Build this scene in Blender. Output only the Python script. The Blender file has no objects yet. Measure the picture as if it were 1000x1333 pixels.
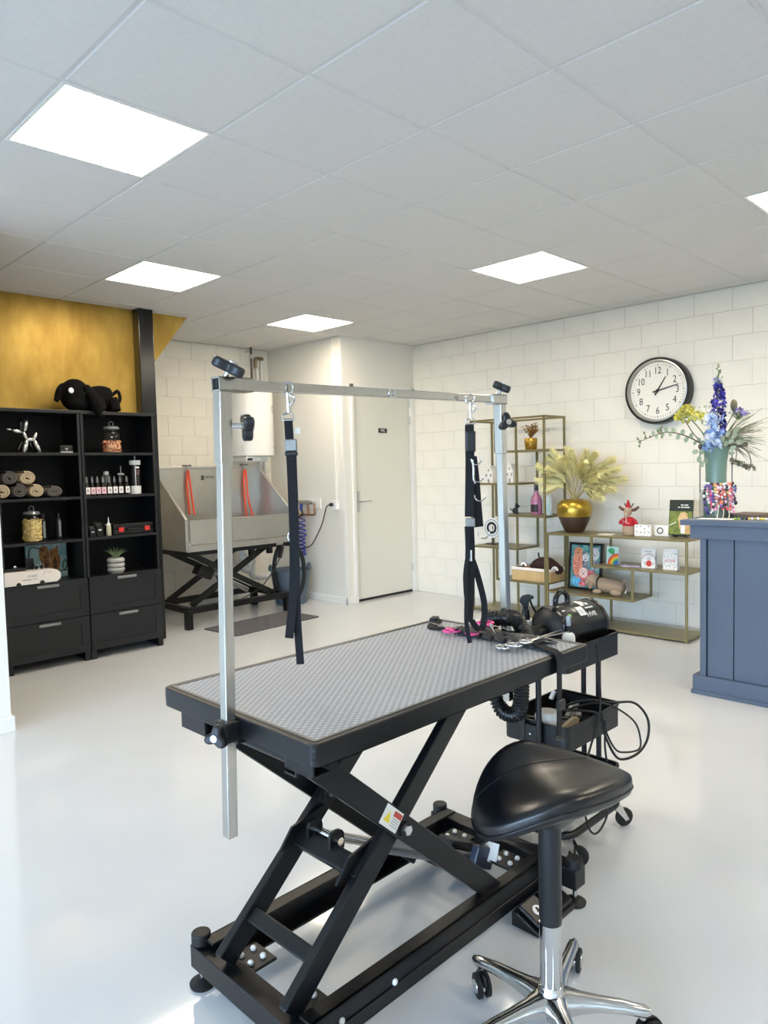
import bpy, bmesh, math, random
from mathutils import Vector, Matrix, Euler
random.seed(7)
SC = bpy.context.scene
COL = SC.collection

# ------------------------------------------------------------------ camera
def set_camera():
    f, yaw, pit, rol = 944.82, 0.7845092, -0.0594895, -0.0241342
    fw = Vector((math.sin(yaw)*math.cos(pit), math.cos(yaw)*math.cos(pit), math.sin(pit)))
    r0 = Vector((math.cos(yaw), -math.sin(yaw), 0)); u0 = r0.cross(fw)
    r = r0*math.cos(rol) + u0*math.sin(rol); u = -r0*math.sin(rol) + u0*math.cos(rol)
    cd = bpy.data.cameras.new('camera'); co = bpy.data.objects.new('camera', cd); COL.objects.link(co)
    m = Matrix((( r.x, u.x, -fw.x, -1.6666), (r.y, u.y, -fw.y, -1.9871), (r.z, u.z, -fw.z, 1.3985), (0, 0, 0, 1)))
    co.matrix_world = m
    cd.sensor_fit = 'HORIZONTAL'; cd.sensor_width = 36.0; cd.lens = f*36/1000
    cd.clip_start = 0.02; cd.clip_end = 200
    SC.camera = co
set_camera()

# ------------------------------------------------------------------ light
SKY_STRENGTH = 8.0
PANEL_STRENGTH = 10.0
w = bpy.data.worlds.new('sky'); SC.world = w; w.use_nodes = True
bg = w.node_tree.nodes['Background']
bg.inputs[0].default_value = (0.58, 0.745, 1.0, 1); bg.inputs[1].default_value = SKY_STRENGTH
def portal(name, loc, rot, sx, sy):
    l = bpy.data.lights.new(name, 'AREA'); l.shape = 'RECTANGLE'; l.size = sx; l.size_y = sy
    l.cycles.is_portal = True
    o = bpy.data.objects.new(name, l); COL.objects.link(o); o.location = loc; o.rotation_euler = rot
portal('window_daylight', (-6.13, -1.7, 1.185), (0, -math.pi/2, 0), 2.13, 7.4)
vs = SC.view_settings
vs.view_transform = 'Standard'; vs.look = 'None'; vs.gamma = 1.0; vs.exposure = 1.36; vs.use_curve_mapping = False

# ------------------------------------------------------------------ helpers
def lin(c):
    def g(v):
        v /= 255.0
        return v/12.92 if v <= 0.04045 else ((v+0.055)/1.055)**2.4
    if isinstance(c, str):
        c = [int(c[i:i+2], 16) for i in (0, 2, 4)]
    return tuple(g(v) for v in c) + (1.0,)
MATS = {}
def mat(name, col, rough=0.5, metal=0.0, var=0.0, vscale=30.0, bump=0.0, bscale=200.0, col2=None, emit=0.0, spec=0.5,
        coat=0.0, aniso=None, trans=0.0, stretch=None, sheen=0.0, detail=3.0):
    if name in MATS: return MATS[name]
    m = bpy.data.materials.new(name); m.use_nodes = True; nt = m.node_tree; p = nt.nodes['Principled BSDF']
    c = lin(col)
    p.inputs['Base Color'].default_value = c
    p.inputs['Roughness'].default_value = rough; p.inputs['Metallic'].default_value = metal
    p.inputs['Specular IOR Level'].default_value = spec
    if coat: p.inputs['Coat Weight'].default_value = coat; p.inputs['Coat Roughness'].default_value = 0.08
    if sheen: p.inputs['Sheen Weight'].default_value = sheen
    if trans: p.inputs['Transmission Weight'].default_value = trans
    if emit:
        p.inputs['Emission Color'].default_value = c; p.inputs['Emission Strength'].default_value = emit
    if var or bump or col2:
        tc = nt.nodes.new('ShaderNodeTexCoord'); src = tc.outputs['Object']
        if stretch:
            mp = nt.nodes.new('ShaderNodeMapping'); mp.inputs['Scale'].default_value = stretch
            nt.links.new(src, mp.inputs[0]); src = mp.outputs[0]
    if var or col2:
        n = nt.nodes.new('ShaderNodeTexNoise'); n.inputs['Scale'].default_value = vscale; n.inputs['Detail'].default_value = detail
        nt.links.new(src, n.inputs['Vector'])
        r = nt.nodes.new('ShaderNodeValToRGB'); nt.links.new(n.outputs[0], r.inputs[0])
        a = c if not col2 else c; b = lin(col2) if col2 else tuple(min(1, v*(1+var)) for v in c[:3]) + (1,)
        if not col2: a = tuple(v*(1-var) for v in c[:3]) + (1,)
        r.color_ramp.elements[0].color = a; r.color_ramp.elements[0].position = 0.35
        r.color_ramp.elements[1].color = b; r.color_ramp.elements[1].position = 0.65
        nt.links.new(r.outputs[0], p.inputs['Base Color'])
    if bump:
        n = nt.nodes.new('ShaderNodeTexNoise'); n.inputs['Scale'].default_value = bscale; n.inputs['Detail'].default_value = 2
        nt.links.new(src, n.inputs['Vector'])
        b = nt.nodes.new('ShaderNodeBump'); b.inputs['Strength'].default_value = bump; b.inputs['Distance'].default_value = 0.002
        nt.links.new(n.outputs[0], b.inputs['Height']); nt.links.new(b.outputs[0], p.inputs['Normal'])
    MATS[name] = m
    return m
def glassmat(name, col, alpha=0.25, rough=0.03):
    # thin clear wall of glass: mostly see-through with a glossy skin
    m = bpy.data.materials.new(name); m.use_nodes = True; nt = m.node_tree; nt.nodes.clear()
    out = nt.nodes.new('ShaderNodeOutputMaterial'); mx = nt.nodes.new('ShaderNodeMixShader')
    t = nt.nodes.new('ShaderNodeBsdfTransparent'); t.inputs[0].default_value = lin(col)
    g = nt.nodes.new('ShaderNodeBsdfGlossy'); g.inputs['Roughness'].default_value = rough
    lw = nt.nodes.new('ShaderNodeLayerWeight'); lw.inputs[0].default_value = 0.5
    pw = nt.nodes.new('ShaderNodeMath'); pw.operation = 'POWER'; pw.inputs[1].default_value = 4.0; nt.links.new(lw.outputs['Facing'], pw.inputs[0])
    fr = nt.nodes.new('ShaderNodeMath'); fr.operation = 'MULTIPLY_ADD'; fr.inputs[1].default_value = 0.7; fr.inputs[2].default_value = 0.03; nt.links.new(pw.outputs[0], fr.inputs[0])
    ad = nt.nodes.new('ShaderNodeMath'); ad.operation = 'ADD'; ad.inputs[1].default_value = alpha; ad.use_clamp = True
    nt.links.new(fr.outputs[0], ad.inputs[0]); nt.links.new(ad.outputs[0], mx.inputs[0])
    nt.links.new(t.outputs[0], mx.inputs[1]); nt.links.new(g.outputs[0], mx.inputs[2]); nt.links.new(mx.outputs[0], out.inputs[0])
    MATS[name] = m
    return m

def R3(rx=0, ry=0, rz=0): return Euler((rx, ry, rz)).to_matrix()
class MB:
    def __init__(s): s.v = []; s.f = []; s.T = None
    def add(s, vs, fs):
        b = len(s.v)
        if s.T is not None: vs = [s.T @ Vector(v) for v in vs]
        s.v += [tuple(v) for v in vs]; s.f += [tuple(i+b for i in f) for f in fs]
        return s
    def box(s, c, sz, R=None):
        c = Vector(c); h = Vector(sz)*0.5
        vs = [Vector((x*h.x, y*h.y, z*h.z)) for x in (-1, 1) for y in (-1, 1) for z in (-1, 1)]
        if R is not None: vs = [R @ v for v in vs]
        return s.add([c+v for v in vs], [(0,1,3,2), (4,6,7,5), (0,4,5,1), (2,3,7,6), (0,2,6,4), (1,5,7,3)])
    def bb(s, x0, x1, y0, y1, z0, z1): return s.box(((x0+x1)/2, (y0+y1)/2, (z0+z1)/2), (abs(x1-x0), abs(y1-y0), abs(z1-z0)))
    def bar(s, p0, p1, wd, ht, up=(0, 0, 1)):
        p0 = Vector(p0); p1 = Vector(p1); d = (p1-p0); L = d.length; d.normalize()
        x = d.cross(Vector(up)).normalized(); z = x.cross(d).normalized()
        R = Matrix((x, d, z)).transposed()
        return s.box((p0+p1)/2, (wd, L, ht), R)
    def cyl(s, p0, p1, r0, r1=None, n=16):
        if r1 is None: r1 = r0
        p0 = Vector(p0); p1 = Vector(p1); d = (p1-p0).normalized()
        a = d.orthogonal().normalized(); b = d.cross(a)
        vs = []
        for p, r in ((p0, r0), (p1, r1)):
            for k in range(n):
                t = 2*math.pi*k/n; vs.append(p + a*math.cos(t)*r + b*math.sin(t)*r)
        fs = [(k, (k+1) % n, n+(k+1) % n, n+k) for k in range(n)] + [tuple(range(n-1, -1, -1)), tuple(range(n, 2*n))]
        return s.add(vs, fs)
    def lathe(s, prof, c=(0, 0, 0), n=24, R=None, caps=True):
        c = Vector(c); vs = []; fs = []
        for r, z in prof:
            for k in range(n):
                t = 2*math.pi*k/n; v = Vector((r*math.cos(t), r*math.sin(t), z))
                vs.append(c + (R @ v if R is not None else v))
        for i in range(len(prof)-1):
            for k in range(n):
                fs.append((i*n+k, i*n+(k+1) % n, (i+1)*n+(k+1) % n, (i+1)*n+k))
        closed = tuple(prof[0]) == tuple(prof[-1]) or not caps
        if prof[0][0] > 1e-6 and not closed: fs.append(tuple(range(n-1, -1, -1)))
        if prof[-1][0] > 1e-6 and not closed: fs.append(tuple((len(prof)-1)*n+k for k in range(n)))
        return s.add(vs, fs)
    def shell(s, prof, th, c=(0, 0, 0), n=24):       # open vessel with a wall of thickness th
        inner = [(max(r-th, 0.0005), z) for r, z in reversed(prof)]
        inner[-1] = (inner[-1][0], prof[0][1]+th)
        return s.lathe([(0.0, prof[0][1])] + list(prof) + inner + [(0.0, prof[0][1]+th)], c, n)
    def sph(s, c, r, sc=(1, 1, 1), R=None, n=12, m=8):
        c = Vector(c); vs = []; fs = []
        for i in range(m+1):
            ph = math.pi*i/m
            for k in range(n):
                t = 2*math.pi*k/n
                v = Vector((r*sc[0]*math.sin(ph)*math.cos(t), r*sc[1]*math.sin(ph)*math.sin(t), r*sc[2]*math.cos(ph)))
                vs.append(c + (R @ v if R is not None else v))
        for i in range(m):
            for k in range(n): fs.append((i*n+k, (i+1)*n+k, (i+1)*n+(k+1) % n, i*n+(k+1) % n))
        return s.add(vs, fs)
    def tube(s, pts, r, n=8, closed=False, rf=None):
        pts = [Vector(p) for p in pts]; N = len(pts); vs = []; fs = []
        tang = []
        for i in range(N):
            a = pts[(i-1) % N] if (closed or i > 0) else pts[i]; b = pts[(i+1) % N] if (closed or i < N-1) else pts[i]
            tang.append((b-a).normalized())
        nrm = tang[0].orthogonal().normalized()
        for i in range(N):
            nrm = (nrm - tang[i]*nrm.dot(tang[i]))
            if nrm.length < 1e-6: nrm = tang[i].orthogonal()
            nrm.normalize(); bn = tang[i].cross(nrm); rr = rf(i/(N-1)) * r if rf else r
            for k in range(n):
                t = 2*math.pi*k/n; vs.append(pts[i] + nrm*math.cos(t)*rr + bn*math.sin(t)*rr)
        M = N if closed else N-1
        for i in range(M):
            j = (i+1) % N
            for k in range(n): fs.append((i*n+k, i*n+(k+1) % n, j*n+(k+1) % n, j*n+k))
        if not closed: fs += [tuple(range(n-1, -1, -1)), tuple((N-1)*n+k for k in range(n))]
        return s.add(vs, fs)
    def ribbon(s, pts, wd, th, side):                # strap: side = width direction (vector or function of t)
        pts = [Vector(p) for p in pts]; N = len(pts); vs = []; fs = []
        for i in range(N):
            t = (pts[min(i+1, N-1)] - pts[max(i-1, 0)]).normalized()
            sd = Vector(side(i/(N-1)) if callable(side) else side); sd = (sd - t*sd.dot(t)).normalized(); nn = t.cross(sd)
            for a, b in ((-1, -1), (1, -1), (1, 1), (-1, 1)): vs.append(pts[i] + sd*a*wd/2 + nn*b*th/2)
        for i in range(N-1):
            for k in range(4): fs.append((i*4+k, i*4+(k+1) % 4, i*4+4+(k+1) % 4, i*4+4+k))
        fs += [(3, 2, 1, 0), tuple((N-1)*4+k for k in range(4))]
        return s.add(vs, fs)
    def prism(s, poly, o, u, v, n):                  # polygon in plane (o; u, v) extruded by vector n
        o = Vector(o); u = Vector(u); v = Vector(v); n = Vector(n); N = len(poly)
        a = [o + u*x + v*y for x, y in poly]
        return s.add(a + [p+n for p in a], [tuple(range(N-1, -1, -1)), tuple(range(N, 2*N))] + [(k, (k+1) % N, N+(k+1) % N, N+k) for k in range(N)])
    def mesh(s, name, m, smooth=None):
        me = bpy.data.meshes.new(name); me.from_pydata(s.v, [], s.f)
        bm = bmesh.new(); bm.from_mesh(me); bmesh.ops.recalc_face_normals(bm, faces=bm.faces); bm.to_mesh(me); bm.free()
        if smooth:
            me.polygons.foreach_set('use_smooth', [True]*len(me.polygons)); me.set_sharp_from_angle(angle=math.radians(smooth))
        me.materials.append(m)
        return me
    def obj(s, name, m, parent=None, smooth=None, bev=0, seg=2, sub=0, loc=(0, 0, 0), rot=(0, 0, 0)):
        o = bpy.data.objects.new(name, s.mesh(name, m, smooth)); COL.objects.link(o)
        o.location = loc; o.rotation_euler = rot
        if parent is not None: o.parent = parent
        if bev:
            b = o.modifiers.new('bevel', 'BEVEL'); b.width = bev; b.segments = seg; b.limit_method = 'ANGLE'; b.angle_limit = math.radians(35)
            if not smooth: pass
        if sub:
            q = o.modifiers.new('sub', 'SUBSURF'); q.levels = sub; q.render_levels = sub
        return o
def tag(o, label=None, cat=None, group=None, kind=None):
    if label: o['label'] = label
    if cat: o['category'] = cat
    if group: o['group'] = group
    if kind: o['kind'] = kind
    return o
def thing(name, label, cat, loc=(0, 0, 0), rz=0.0, group=None):
    o = bpy.data.objects.new(name, None); o.empty_display_size = 0.05; COL.objects.link(o)
    o.location = loc; o.rotation_euler = (0, 0, rz)
    return tag(o, label, cat, group)
def dup(o, parent=None, loc=None, rot=None, label=None):
    c = o.copy(); COL.objects.link(c)
    if parent is not None: c.parent = parent
    if loc is not None: c.location = loc
    if rot is not None: c.rotation_euler = rot
    if label: c['label'] = label
    for ch in o.children: dup(ch, c)
    return c
def text(body, size, m, parent, loc, rot, name='lettering', ext=0.0004, align='CENTER', sx=1.0):
    cu = bpy.data.curves.new(name, 'FONT'); cu.body = body; cu.size = size; cu.extrude = ext; cu.align_x = align; cu.align_y = 'CENTER'
    cu.resolution_u = 3
    t = bpy.data.objects.new(name, cu); COL.objects.link(t)
    dg = bpy.context.evaluated_depsgraph_get(); me = bpy.data.meshes.new_from_object(t.evaluated_get(dg))
    bpy.data.objects.remove(t); bpy.data.curves.remove(cu)
    me.materials.clear(); me.materials.append(m)
    o = bpy.data.objects.new(name, me); COL.objects.link(o); o.parent = parent; o.location = loc; o.rotation_euler = rot; o.scale = (sx, 1, 1)
    return o
def arc(c, r, a0, a1, n, u=(1, 0, 0), v=(0, 0, 1)):
    c = Vector(c); u = Vector(u); v = Vector(v)
    return [c + u*r*math.cos(a0+(a1-a0)*k/n) + v*r*math.sin(a0+(a1-a0)*k/n) for k in range(n+1)]
def bez(pts, n=12):                                  # Catmull-Rom through the points
    P = [Vector(p) for p in pts]; out = []
    for i in range(len(P)-1):
        a = P[max(i-1, 0)]; b = P[i]; c = P[i+1]; d = P[min(i+2, len(P)-1)]
        for k in range(n):
            t = k/n
            out.append(0.5*((2*b) + (c-a)*t + (2*a-5*b+4*c-d)*t*t + (3*b-a-3*c+d)*t**3))
    out.append(P[-1]); return out
FACE_NX = (math.pi/2, 0, -math.pi/2)   # text reading on a face that looks toward -X
FACE_NY = (math.pi/2, 0, 0)            # text reading on a face that looks toward -Y

# ------------------------------------------------------------------ materials
M_ceil = mat('ceiling_tile_white', 'D6D5D3', 0.95, var=0.02, vscale=60, bump=0.15, bscale=500)
M_grid = mat('ceiling_grid_white', 'CFCECC', 0.6)
M_block = mat('painted_block_white', 'F0ECE1', 0.75, var=0.012, vscale=8, bump=0.25, bscale=120)
M_joint = mat('painted_joint', 'DAD6CB', 0.85)
M_white = mat('smooth_wall_white', 'E9E7DF', 0.6, bump=0.05, bscale=200)
M_trim = mat('white_paint', 'ECEBE6', 0.4)
M_floor = mat('epoxy_floor', 'D0D3D6', 0.08, var=0.015, vscale=3, bump=0.025, bscale=60, spec=0.5)
M_black = mat('black_powder_coat', '0A0B0E', 0.33, bump=0.2, bscale=900, spec=.4)
M_blackgloss = mat('black_gloss_paint', '0E0F12', 0.22)
M_steel = mat('brushed_steel', 'C2C0BA', 0.2, 1.0, var=0.06, vscale=9, stretch=(40, 40, 1))
M_chrome = mat('polished_chrome', 'D8D8D8', 0.08, 1.0)
M_zinc = mat('zinc_hardware', 'C9C9C6', 0.3, 1.0)
M_rubber = mat('black_rubber', '0B0B0D', 0.55)
M_plastic = mat('black_plastic', '0C0D0F', 0.33)
M_web = mat('black_webbing', '0D0E14', 0.85, bump=0.5, bscale=700)
M_paper = mat('white_card', 'F2F0EC', 0.7)
M_whitepl = mat('white_plastic', 'EFEFEC', 0.35)
M_red = mat('red_plastic', 'D8362F', 0.4)
M_ink = mat('black_ink', '1B1B1D', 0.6)

# ------------------------------------------------------------------ room shell
ZC = 2.76; XR = 4.40; YD = 3.58; XK = 3.32; YB = 4.82; YG = 3.77; XW = -6.0; YF = -6.0
def struct(name, mb, m, **k): return tag(mb.obj(name, m, **k), kind='structure')
struct('floor', MB().bb(XW-0.2, XR+0.2, YF-0.2, YB+0.2, -0.12, 0.0), M_floor)
# ceiling: soffit slab, T grid and single tiles
cs = struct('ceiling', MB().bb(XW-0.2, XR+0.2, YF-0.2, YB+0.2, ZC+0.02, ZC+0.12), M_ceil)
LIGHTS = [(-1, 1), (1, 4), (4, 5), (4, 1), (4, -2), (1, -5), (-4, -6), (4, -6)]
g = MB()
i0, i1, j0, j1 = -10, 8, -10, 9
for i in range(i0, i1+1): g.bb(i*.6-.012, i*.6+.012, max(j0*.6, YF), min(j1*.6, YB), ZC+.004, ZC+.02)
for j in range(j0, j1+1): g.bb(max(i0*.6, XW), min(i1*.6, XR), j*.6-.012, j*.6+.012, ZC+.004, ZC+.0199)
g.obj('ceiling_grid', M_grid, cs)
def tile_mesh(x0, x1, y0, y1):
    b = MB(); e = .006; gap = .005
    x0 += gap; x1 -= gap; y0 += gap; y1 -= gap
    vs = [(x, y, z) for z, q in ((ZC+.019, 0), (ZC+.006, 0), (ZC, e)) for x, y in ((x0+q, y0+q), (x1-q, y0+q), (x1-q, y1-q), (x0+q, y1-q))]
    fs = [(8, 9, 10, 11), (0, 3, 2, 1)]
    for a in (0, 4):
        for k in range(4): fs.append((a+k, a+(k+1) % 4, a+4+(k+1) % 4, a+4+k))
    return b.add(vs, fs)
tm = tile_mesh(0, .6, 0, .6).mesh('ceiling_tile', M_ceil)
far = MB(); hasfar = False
for i in range(i0, i1):
    for j in range(j0, j1):
        if (i, j) in LIGHTS: continue
        x0, x1, y0, y1 = max(i*.6, XW), min((i+1)*.6, XR), max(j*.6, YF), min((j+1)*.6, YB)
        if x1-x0 < .03 or y1-y0 < .03: continue
        if x0 >= XK-.01 and y0 >= YD+.01: continue
        vis = (i >= -3 and j >= -3 and not (j > 5 and i < 1))
        full = abs(x1-x0-.6) < 1e-6 and abs(y1-y0-.6) < 1e-6
        if vis:
            if full:
                o = bpy.data.objects.new('ceiling_tile', tm); COL.objects.link(o); o.location = (x0, y0, 0); o.parent = cs
            else: tile_mesh(x0, x1, y0, y1).obj('ceiling_tile', M_ceil, cs)
        else:
            b = tile_mesh(x0, x1, y0, y1); far.add(b.v, b.f)
tag(far.obj('ceiling_tile_field', M_ceil, cs), kind='stuff')
M_panel = mat('lit_panel_diffuser', 'FFF0D8', 0.6, emit=PANEL_STRENGTH)
LL = {(-1, 1): 'large lit square ceiling panel nearest the camera at upper left', (1, 4): 'lit ceiling panel in front of the gold wall and black post',
      (4, 5): 'lit ceiling panel nearest the white closet corner', (4, 1): 'lit ceiling panel above the clock wall, right of centre',
      (4, -2): 'lit ceiling panel cut off by the right edge of the photo', (1, -5): 'lit ceiling panel out of frame behind the stool',
      (-4, -6): 'lit ceiling panel out of frame nearest the window wall', (4, -6): 'lit ceiling panel out of frame behind the counter'}
for (i, j) in LIGHTS:
    t = thing('ceiling_light', LL[(i, j)], 'ceiling light', (i*.6+.3, j*.6+.3, ZC), 0, 'square lit panels in the ceiling')
    fr = MB()
    for a in (-1, 1): fr.bb(a*.288-.007, a*.288+.007, -.295, .295, -.002, .018); fr.bb(-.281, .281, a*.288-.007, a*.288+.007, -.002, .018)
    fr.obj('frame', M_trim, t)
    MB().bb(-.281, .281, -.281, .281, .003, .012).obj('diffuser', M_panel, t)

# walls
def wall_with_blocks(name, face, axis, a0, a1, b_lim, phase):
    """painted block wall; axis 'y': wall plane X=face seen from -X, axis 'x': wall plane Y=face seen from -Y"""
    if axis == 'y': wl = struct(name, MB().bb(face+.004, face+.15, a0, a1, 0, ZC+.02), M_joint)
    else: wl = struct(name, MB().bb(a0, a1, face+.004, face+.15, 0, ZC+.02), M_joint)
    bw, bh, jt = .3, .1985, .003
    cache = {}
    rest = MB(); anyrest = False
    def blk(L, H):
        key = (round(L, 3), round(H, 3))
        if key not in cache:
            b = MB(); e = .003; D = .006
            pts = []
            for q, d in ((0, 0), (0, D-e), (e, D)):
                for u, z in ((q, q), (L-q, q), (L-q, H-q), (q, H-q)):
                    pts.append((-d+.006, u, z) if axis == 'y' else (u, -d+.006, z))
            fs = [(0, 3, 2, 1), (8, 9, 10, 11)]
            for a in (0, 4):
                for k in range(4): fs.append((a+k, a+(k+1) % 4, a+4+(k+1) % 4, a+4+k))
            cache[key] = b.add(pts, fs)
        return cache[key]
    meshes = {}
    nrow = int(math.ceil(ZC/bh))
    for r in range(nrow):
        z0 = r*bh; H = min(bh, ZC-z0)-jt
        if H < .02: continue
        u = a0 - bw + ((phase + (r % 2)*bw/2) % bw)
        while u < a1:
            s0 = max(u, a0); s1 = min(u+bw, a1)
            if s1-s0 > .02:
                b = blk(s1-s0-jt, H)
                off = Vector((face, s0, z0)) if axis == 'y' else Vector((s0, face, z0))
                if b_lim[0] <= (s0+s1)/2 <= b_lim[1]:
                    k = id(b)
                    if k not in meshes: meshes[k] = b.mesh('block', M_block)
                    o = bpy.data.objects.new('block', meshes[k]); COL.objects.link(o); o.parent = wl; o.location = off
                else:
                    rest.add([Vector(v)+off for v in b.v], b.f); anyrest = True
            u += bw
    if anyrest: tag(rest.obj('block_field', M_block, wl), kind='stuff')
    return wl
wall_with_blocks('wall_right', XR, 'y', YF, YD+.0, (-.45, 9), .0)
struct('wall_closet_back', MB().bb(XK+.09, XR+.15, YB+.004, YB+.15, 0, ZC+.02).bb(XR+.004, XR+.15, YD, YB+.004, 0, ZC+.02), M_white)
wall_with_blocks('wall_back', YB, 'x', XW, XK, (1.0, 9), .10)
# white closet with the door
ck = MB().bb(XK, XK+.09, YD, YB+.05, 0, ZC+.02)
ck.bb(XK+.09, 3.44, YD, YD+.09, 0, ZC+.02).bb(3.44, XR+.02, YD, YD+.09, 2.285, ZC+.02)
struct('wall_closet', ck, M_white)
struct('trim_1', MB().bb(XK-.004, XK+.03, YD-.004, YD+.03, 0, ZC), M_trim, bev=.002)
struct('baseboard_closet', MB().bb(XK-.014, XK, YD-.012, YB, 0, .07).bb(XK-.014, 3.43, YD-.012, YD, 0, .07), M_trim, bev=.003)
dr = struct('door_1', MB().bb(3.475, 4.335, YD+.012, YD+.052, .028, 2.235), mat('door_paint', 'E4E2D6', 0.45))
fr = MB().bb(3.432, 3.47, YD-.022, YD+.07, 0, 2.285).bb(4.34, 4.397, YD-.022, YD+.07, 0, 2.285).bb(3.432, 4.397, YD-.022, YD+.07, 2.24, 2.285)
fr.obj('door_frame', M_trim, dr, bev=.004)
for z in (.28, 1.93, 2.12):
    MB().cyl((4.337, YD+.004, z-.045), (4.337, YD+.004, z+.045), .009, n=10).obj('hinge', M_zinc, dr, smooth=40)
MB().bb(3.51, 3.545, YD+.004, YD+.012, .95, 1.17).obj('handle_plate', M_zinc, dr, bev=.003)
MB().tube(bez([(3.527, YD+.008, 1.06), (3.527, YD-.04, 1.06), (3.545, YD-.05, 1.06), (3.66, YD-.05, 1.06)], 6), .009, 8).obj('handle', M_zinc, dr, smooth=50)
sg = MB().bb(3.845, 3.975, YD+.008, YD+.012, 1.785, 1.835).obj('door_sign', mat('sign_black', '141414', .4), dr)
text('WC', .04, M_paper, dr, (3.91, YD+.0075, 1.81), FACE_NY)
MB().bb(3.475, 4.335, YD+.016, YD+.05, 0.0005, .024).obj('door_gap_shade', M_black, dr)  # black strip painting in the shade of the gap below the door
# gold painted wall with slanted end, black steel post
gold = bpy.data.materials.new('gold_paint'); gold.use_nodes = True; nt = gold.node_tree; p = nt.nodes['Principled BSDF']
tc = nt.nodes.new('ShaderNodeTexCoord'); n1 = nt.nodes.new('ShaderNodeTexNoise'); n1.inputs['Scale'].default_value = 2.2; n1.inputs['Detail'].default_value = 5; n1.inputs['Roughness'].default_value = .6
mp = nt.nodes.new('ShaderNodeMapping'); mp.inputs['Scale'].default_value = (1.6, 1, .7); nt.links.new(tc.outputs['Object'], mp.inputs[0]); nt.links.new(mp.outputs[0], n1.inputs['Vector'])
rp = nt.nodes.new('ShaderNodeValToRGB'); nt.links.new(n1.outputs[0], rp.inputs[0])
rp.color_ramp.elements[0].position = .35; rp.color_ramp.elements[0].color = lin('98782E'); rp.color_ramp.elements[1].position = .7; rp.color_ramp.elements[1].color = lin('C6A654')
nt.links.new(rp.outputs[0], p.inputs['Base Color']); p.inputs['Metallic'].default_value = .55; p.inputs['Roughness'].default_value = .42
bp = nt.nodes.new('ShaderNodeBump'); bp.inputs['Strength'].default_value = .25; bp.inputs['Distance'].default_value = .01; nt.links.new(n1.outputs[0], bp.inputs['Height']); nt.links.new(bp.outputs[0], p.inputs['Normal'])
gw = MB().prism([(XW, 0), (1.25, 0), (1.25, 2.19), (1.711, ZC+.015), (XW, ZC+.015)], (0, YG, 0), (1, 0, 0), (0, 0, 1), (0, .1, 0))
struct('wall_gold', gw, gold)
struct('baseboard_gold', MB().bb(XW, 1.24, YG-.014, YG, 0, .08), mat('brown_plinth', '77685A', .6))
tag(MB().bb(1.191, 1.322, YG-.105, YG-.001, 0, ZC).obj('steel_post', M_blackgloss, bev=.006), 'black painted steel post in front of the gold wall', 'post')
# partition at the left of the photo
struct('wall_partition', MB().bb(XW, -.36, 2.275, 2.37, 0, ZC+.02), M_white, bev=.002)
struct('baseboard_partition', MB().bb(XW, -.346, 2.26, 2.275, 0, .085).bb(-.36, -.346, 2.275, 2.384, 0, .085), M_trim, bev=.003)
# window wall on the left behind the camera, wall behind the camera
ww = MB().bb(XW-.15, XW, YF, YB, 0, .12).bb(XW-.15, XW, YF, YB, 2.25, ZC+.02).bb(XW-.15, XW, YF, -5.4, .12, 2.25).bb(XW-.15, XW, 2.0, YB, .12, 2.25)
struct('wall_left', ww, M_white)
struct('wall_front', MB().bb(XW-.15, XR+.15, YF-.15, YF, 0, ZC+.02), M_white)
M_frame = mat('window_frame_anthracite', '3A3F45', .4)
G_win = glassmat('window_glass', 'F4F8F8', 0.0)
wf = MB()
for y in (-5.4, -3.55, -1.7, .15, 2.0): wf.bb(XW-.11, XW-.04, y-.03, y+.03, .12, 2.25)
for z in (.15, 2.22): wf.bb(XW-.1101, XW-.0401, -5.43, 2.03, z-.03, z+.03)
wn = struct('window_1', wf, M_frame)
for y in (-5.4, -3.55, -1.7, .15): MB().bb(XW-.08, XW-.074, y+.03, y+1.82, .18, 2.19).obj('pane', G_win, wn)
struct('ground', MB().bb(-60, XW-.15, -40, 40, -.25, -.15), mat('pavement', '5E5E5B', .9, var=.05, vscale=2))
# ------------------------------------------------------------------ grooming table
def Wd(L):
    m = MB(); m.T = Matrix.Translation(-Vector(L)); return m
M_tmat = bpy.data.materials.new('studded_grey_mat'); M_tmat.use_nodes = True
nt = M_tmat.node_tree; p = nt.nodes['Principled BSDF']; tc = nt.nodes.new('ShaderNodeTexCoord'); sx = nt.nodes.new('ShaderNodeSeparateXYZ'); nt.links.new(tc.outputs['Object'], sx.inputs[0])
def mth(op, a, b=None):
    n = nt.nodes.new('ShaderNodeMath'); n.operation = op
    for k, v in ((0, a), (1, b)):
        if v is None: continue
        if isinstance(v, (int, float)): n.inputs[k].default_value = v
        else: nt.links.new(v, n.inputs[k])
    return n.outputs[0]
kx = mth('MULTIPLY', sx.outputs[0], 2*math.pi/.026); ky = mth('MULTIPLY', sx.outputs[1], 2*math.pi/.019)
h = mth('MULTIPLY', mth('SINE', kx), mth('SINE', ky))
rp = nt.nodes.new('ShaderNodeValToRGB'); nt.links.new(mth('ADD', mth('MULTIPLY', h, .5), .5), rp.inputs[0])
rp.color_ramp.elements[0].position = .45; rp.color_ramp.elements[0].color = lin('9DA2AB'); rp.color_ramp.elements[1].position = .8; rp.color_ramp.elements[1].color = lin('C4C9D1')
nz = nt.nodes.new('ShaderNodeTexNoise'); nz.inputs['Scale'].default_value = 350; nt.links.new(tc.outputs['Object'], nz.inputs['Vector'])
mxn = nt.nodes.new('ShaderNodeMix'); mxn.data_type = 'RGBA'; mxn.blend_type = 'MULTIPLY'; mxn.inputs[0].default_value = .35
nt.links.new(rp.outputs[0], mxn.inputs[6]); nt.links.new(nz.outputs[0], mxn.inputs[7]); nt.links.new(mxn.outputs[2], p.inputs['Base Color'])
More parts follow.
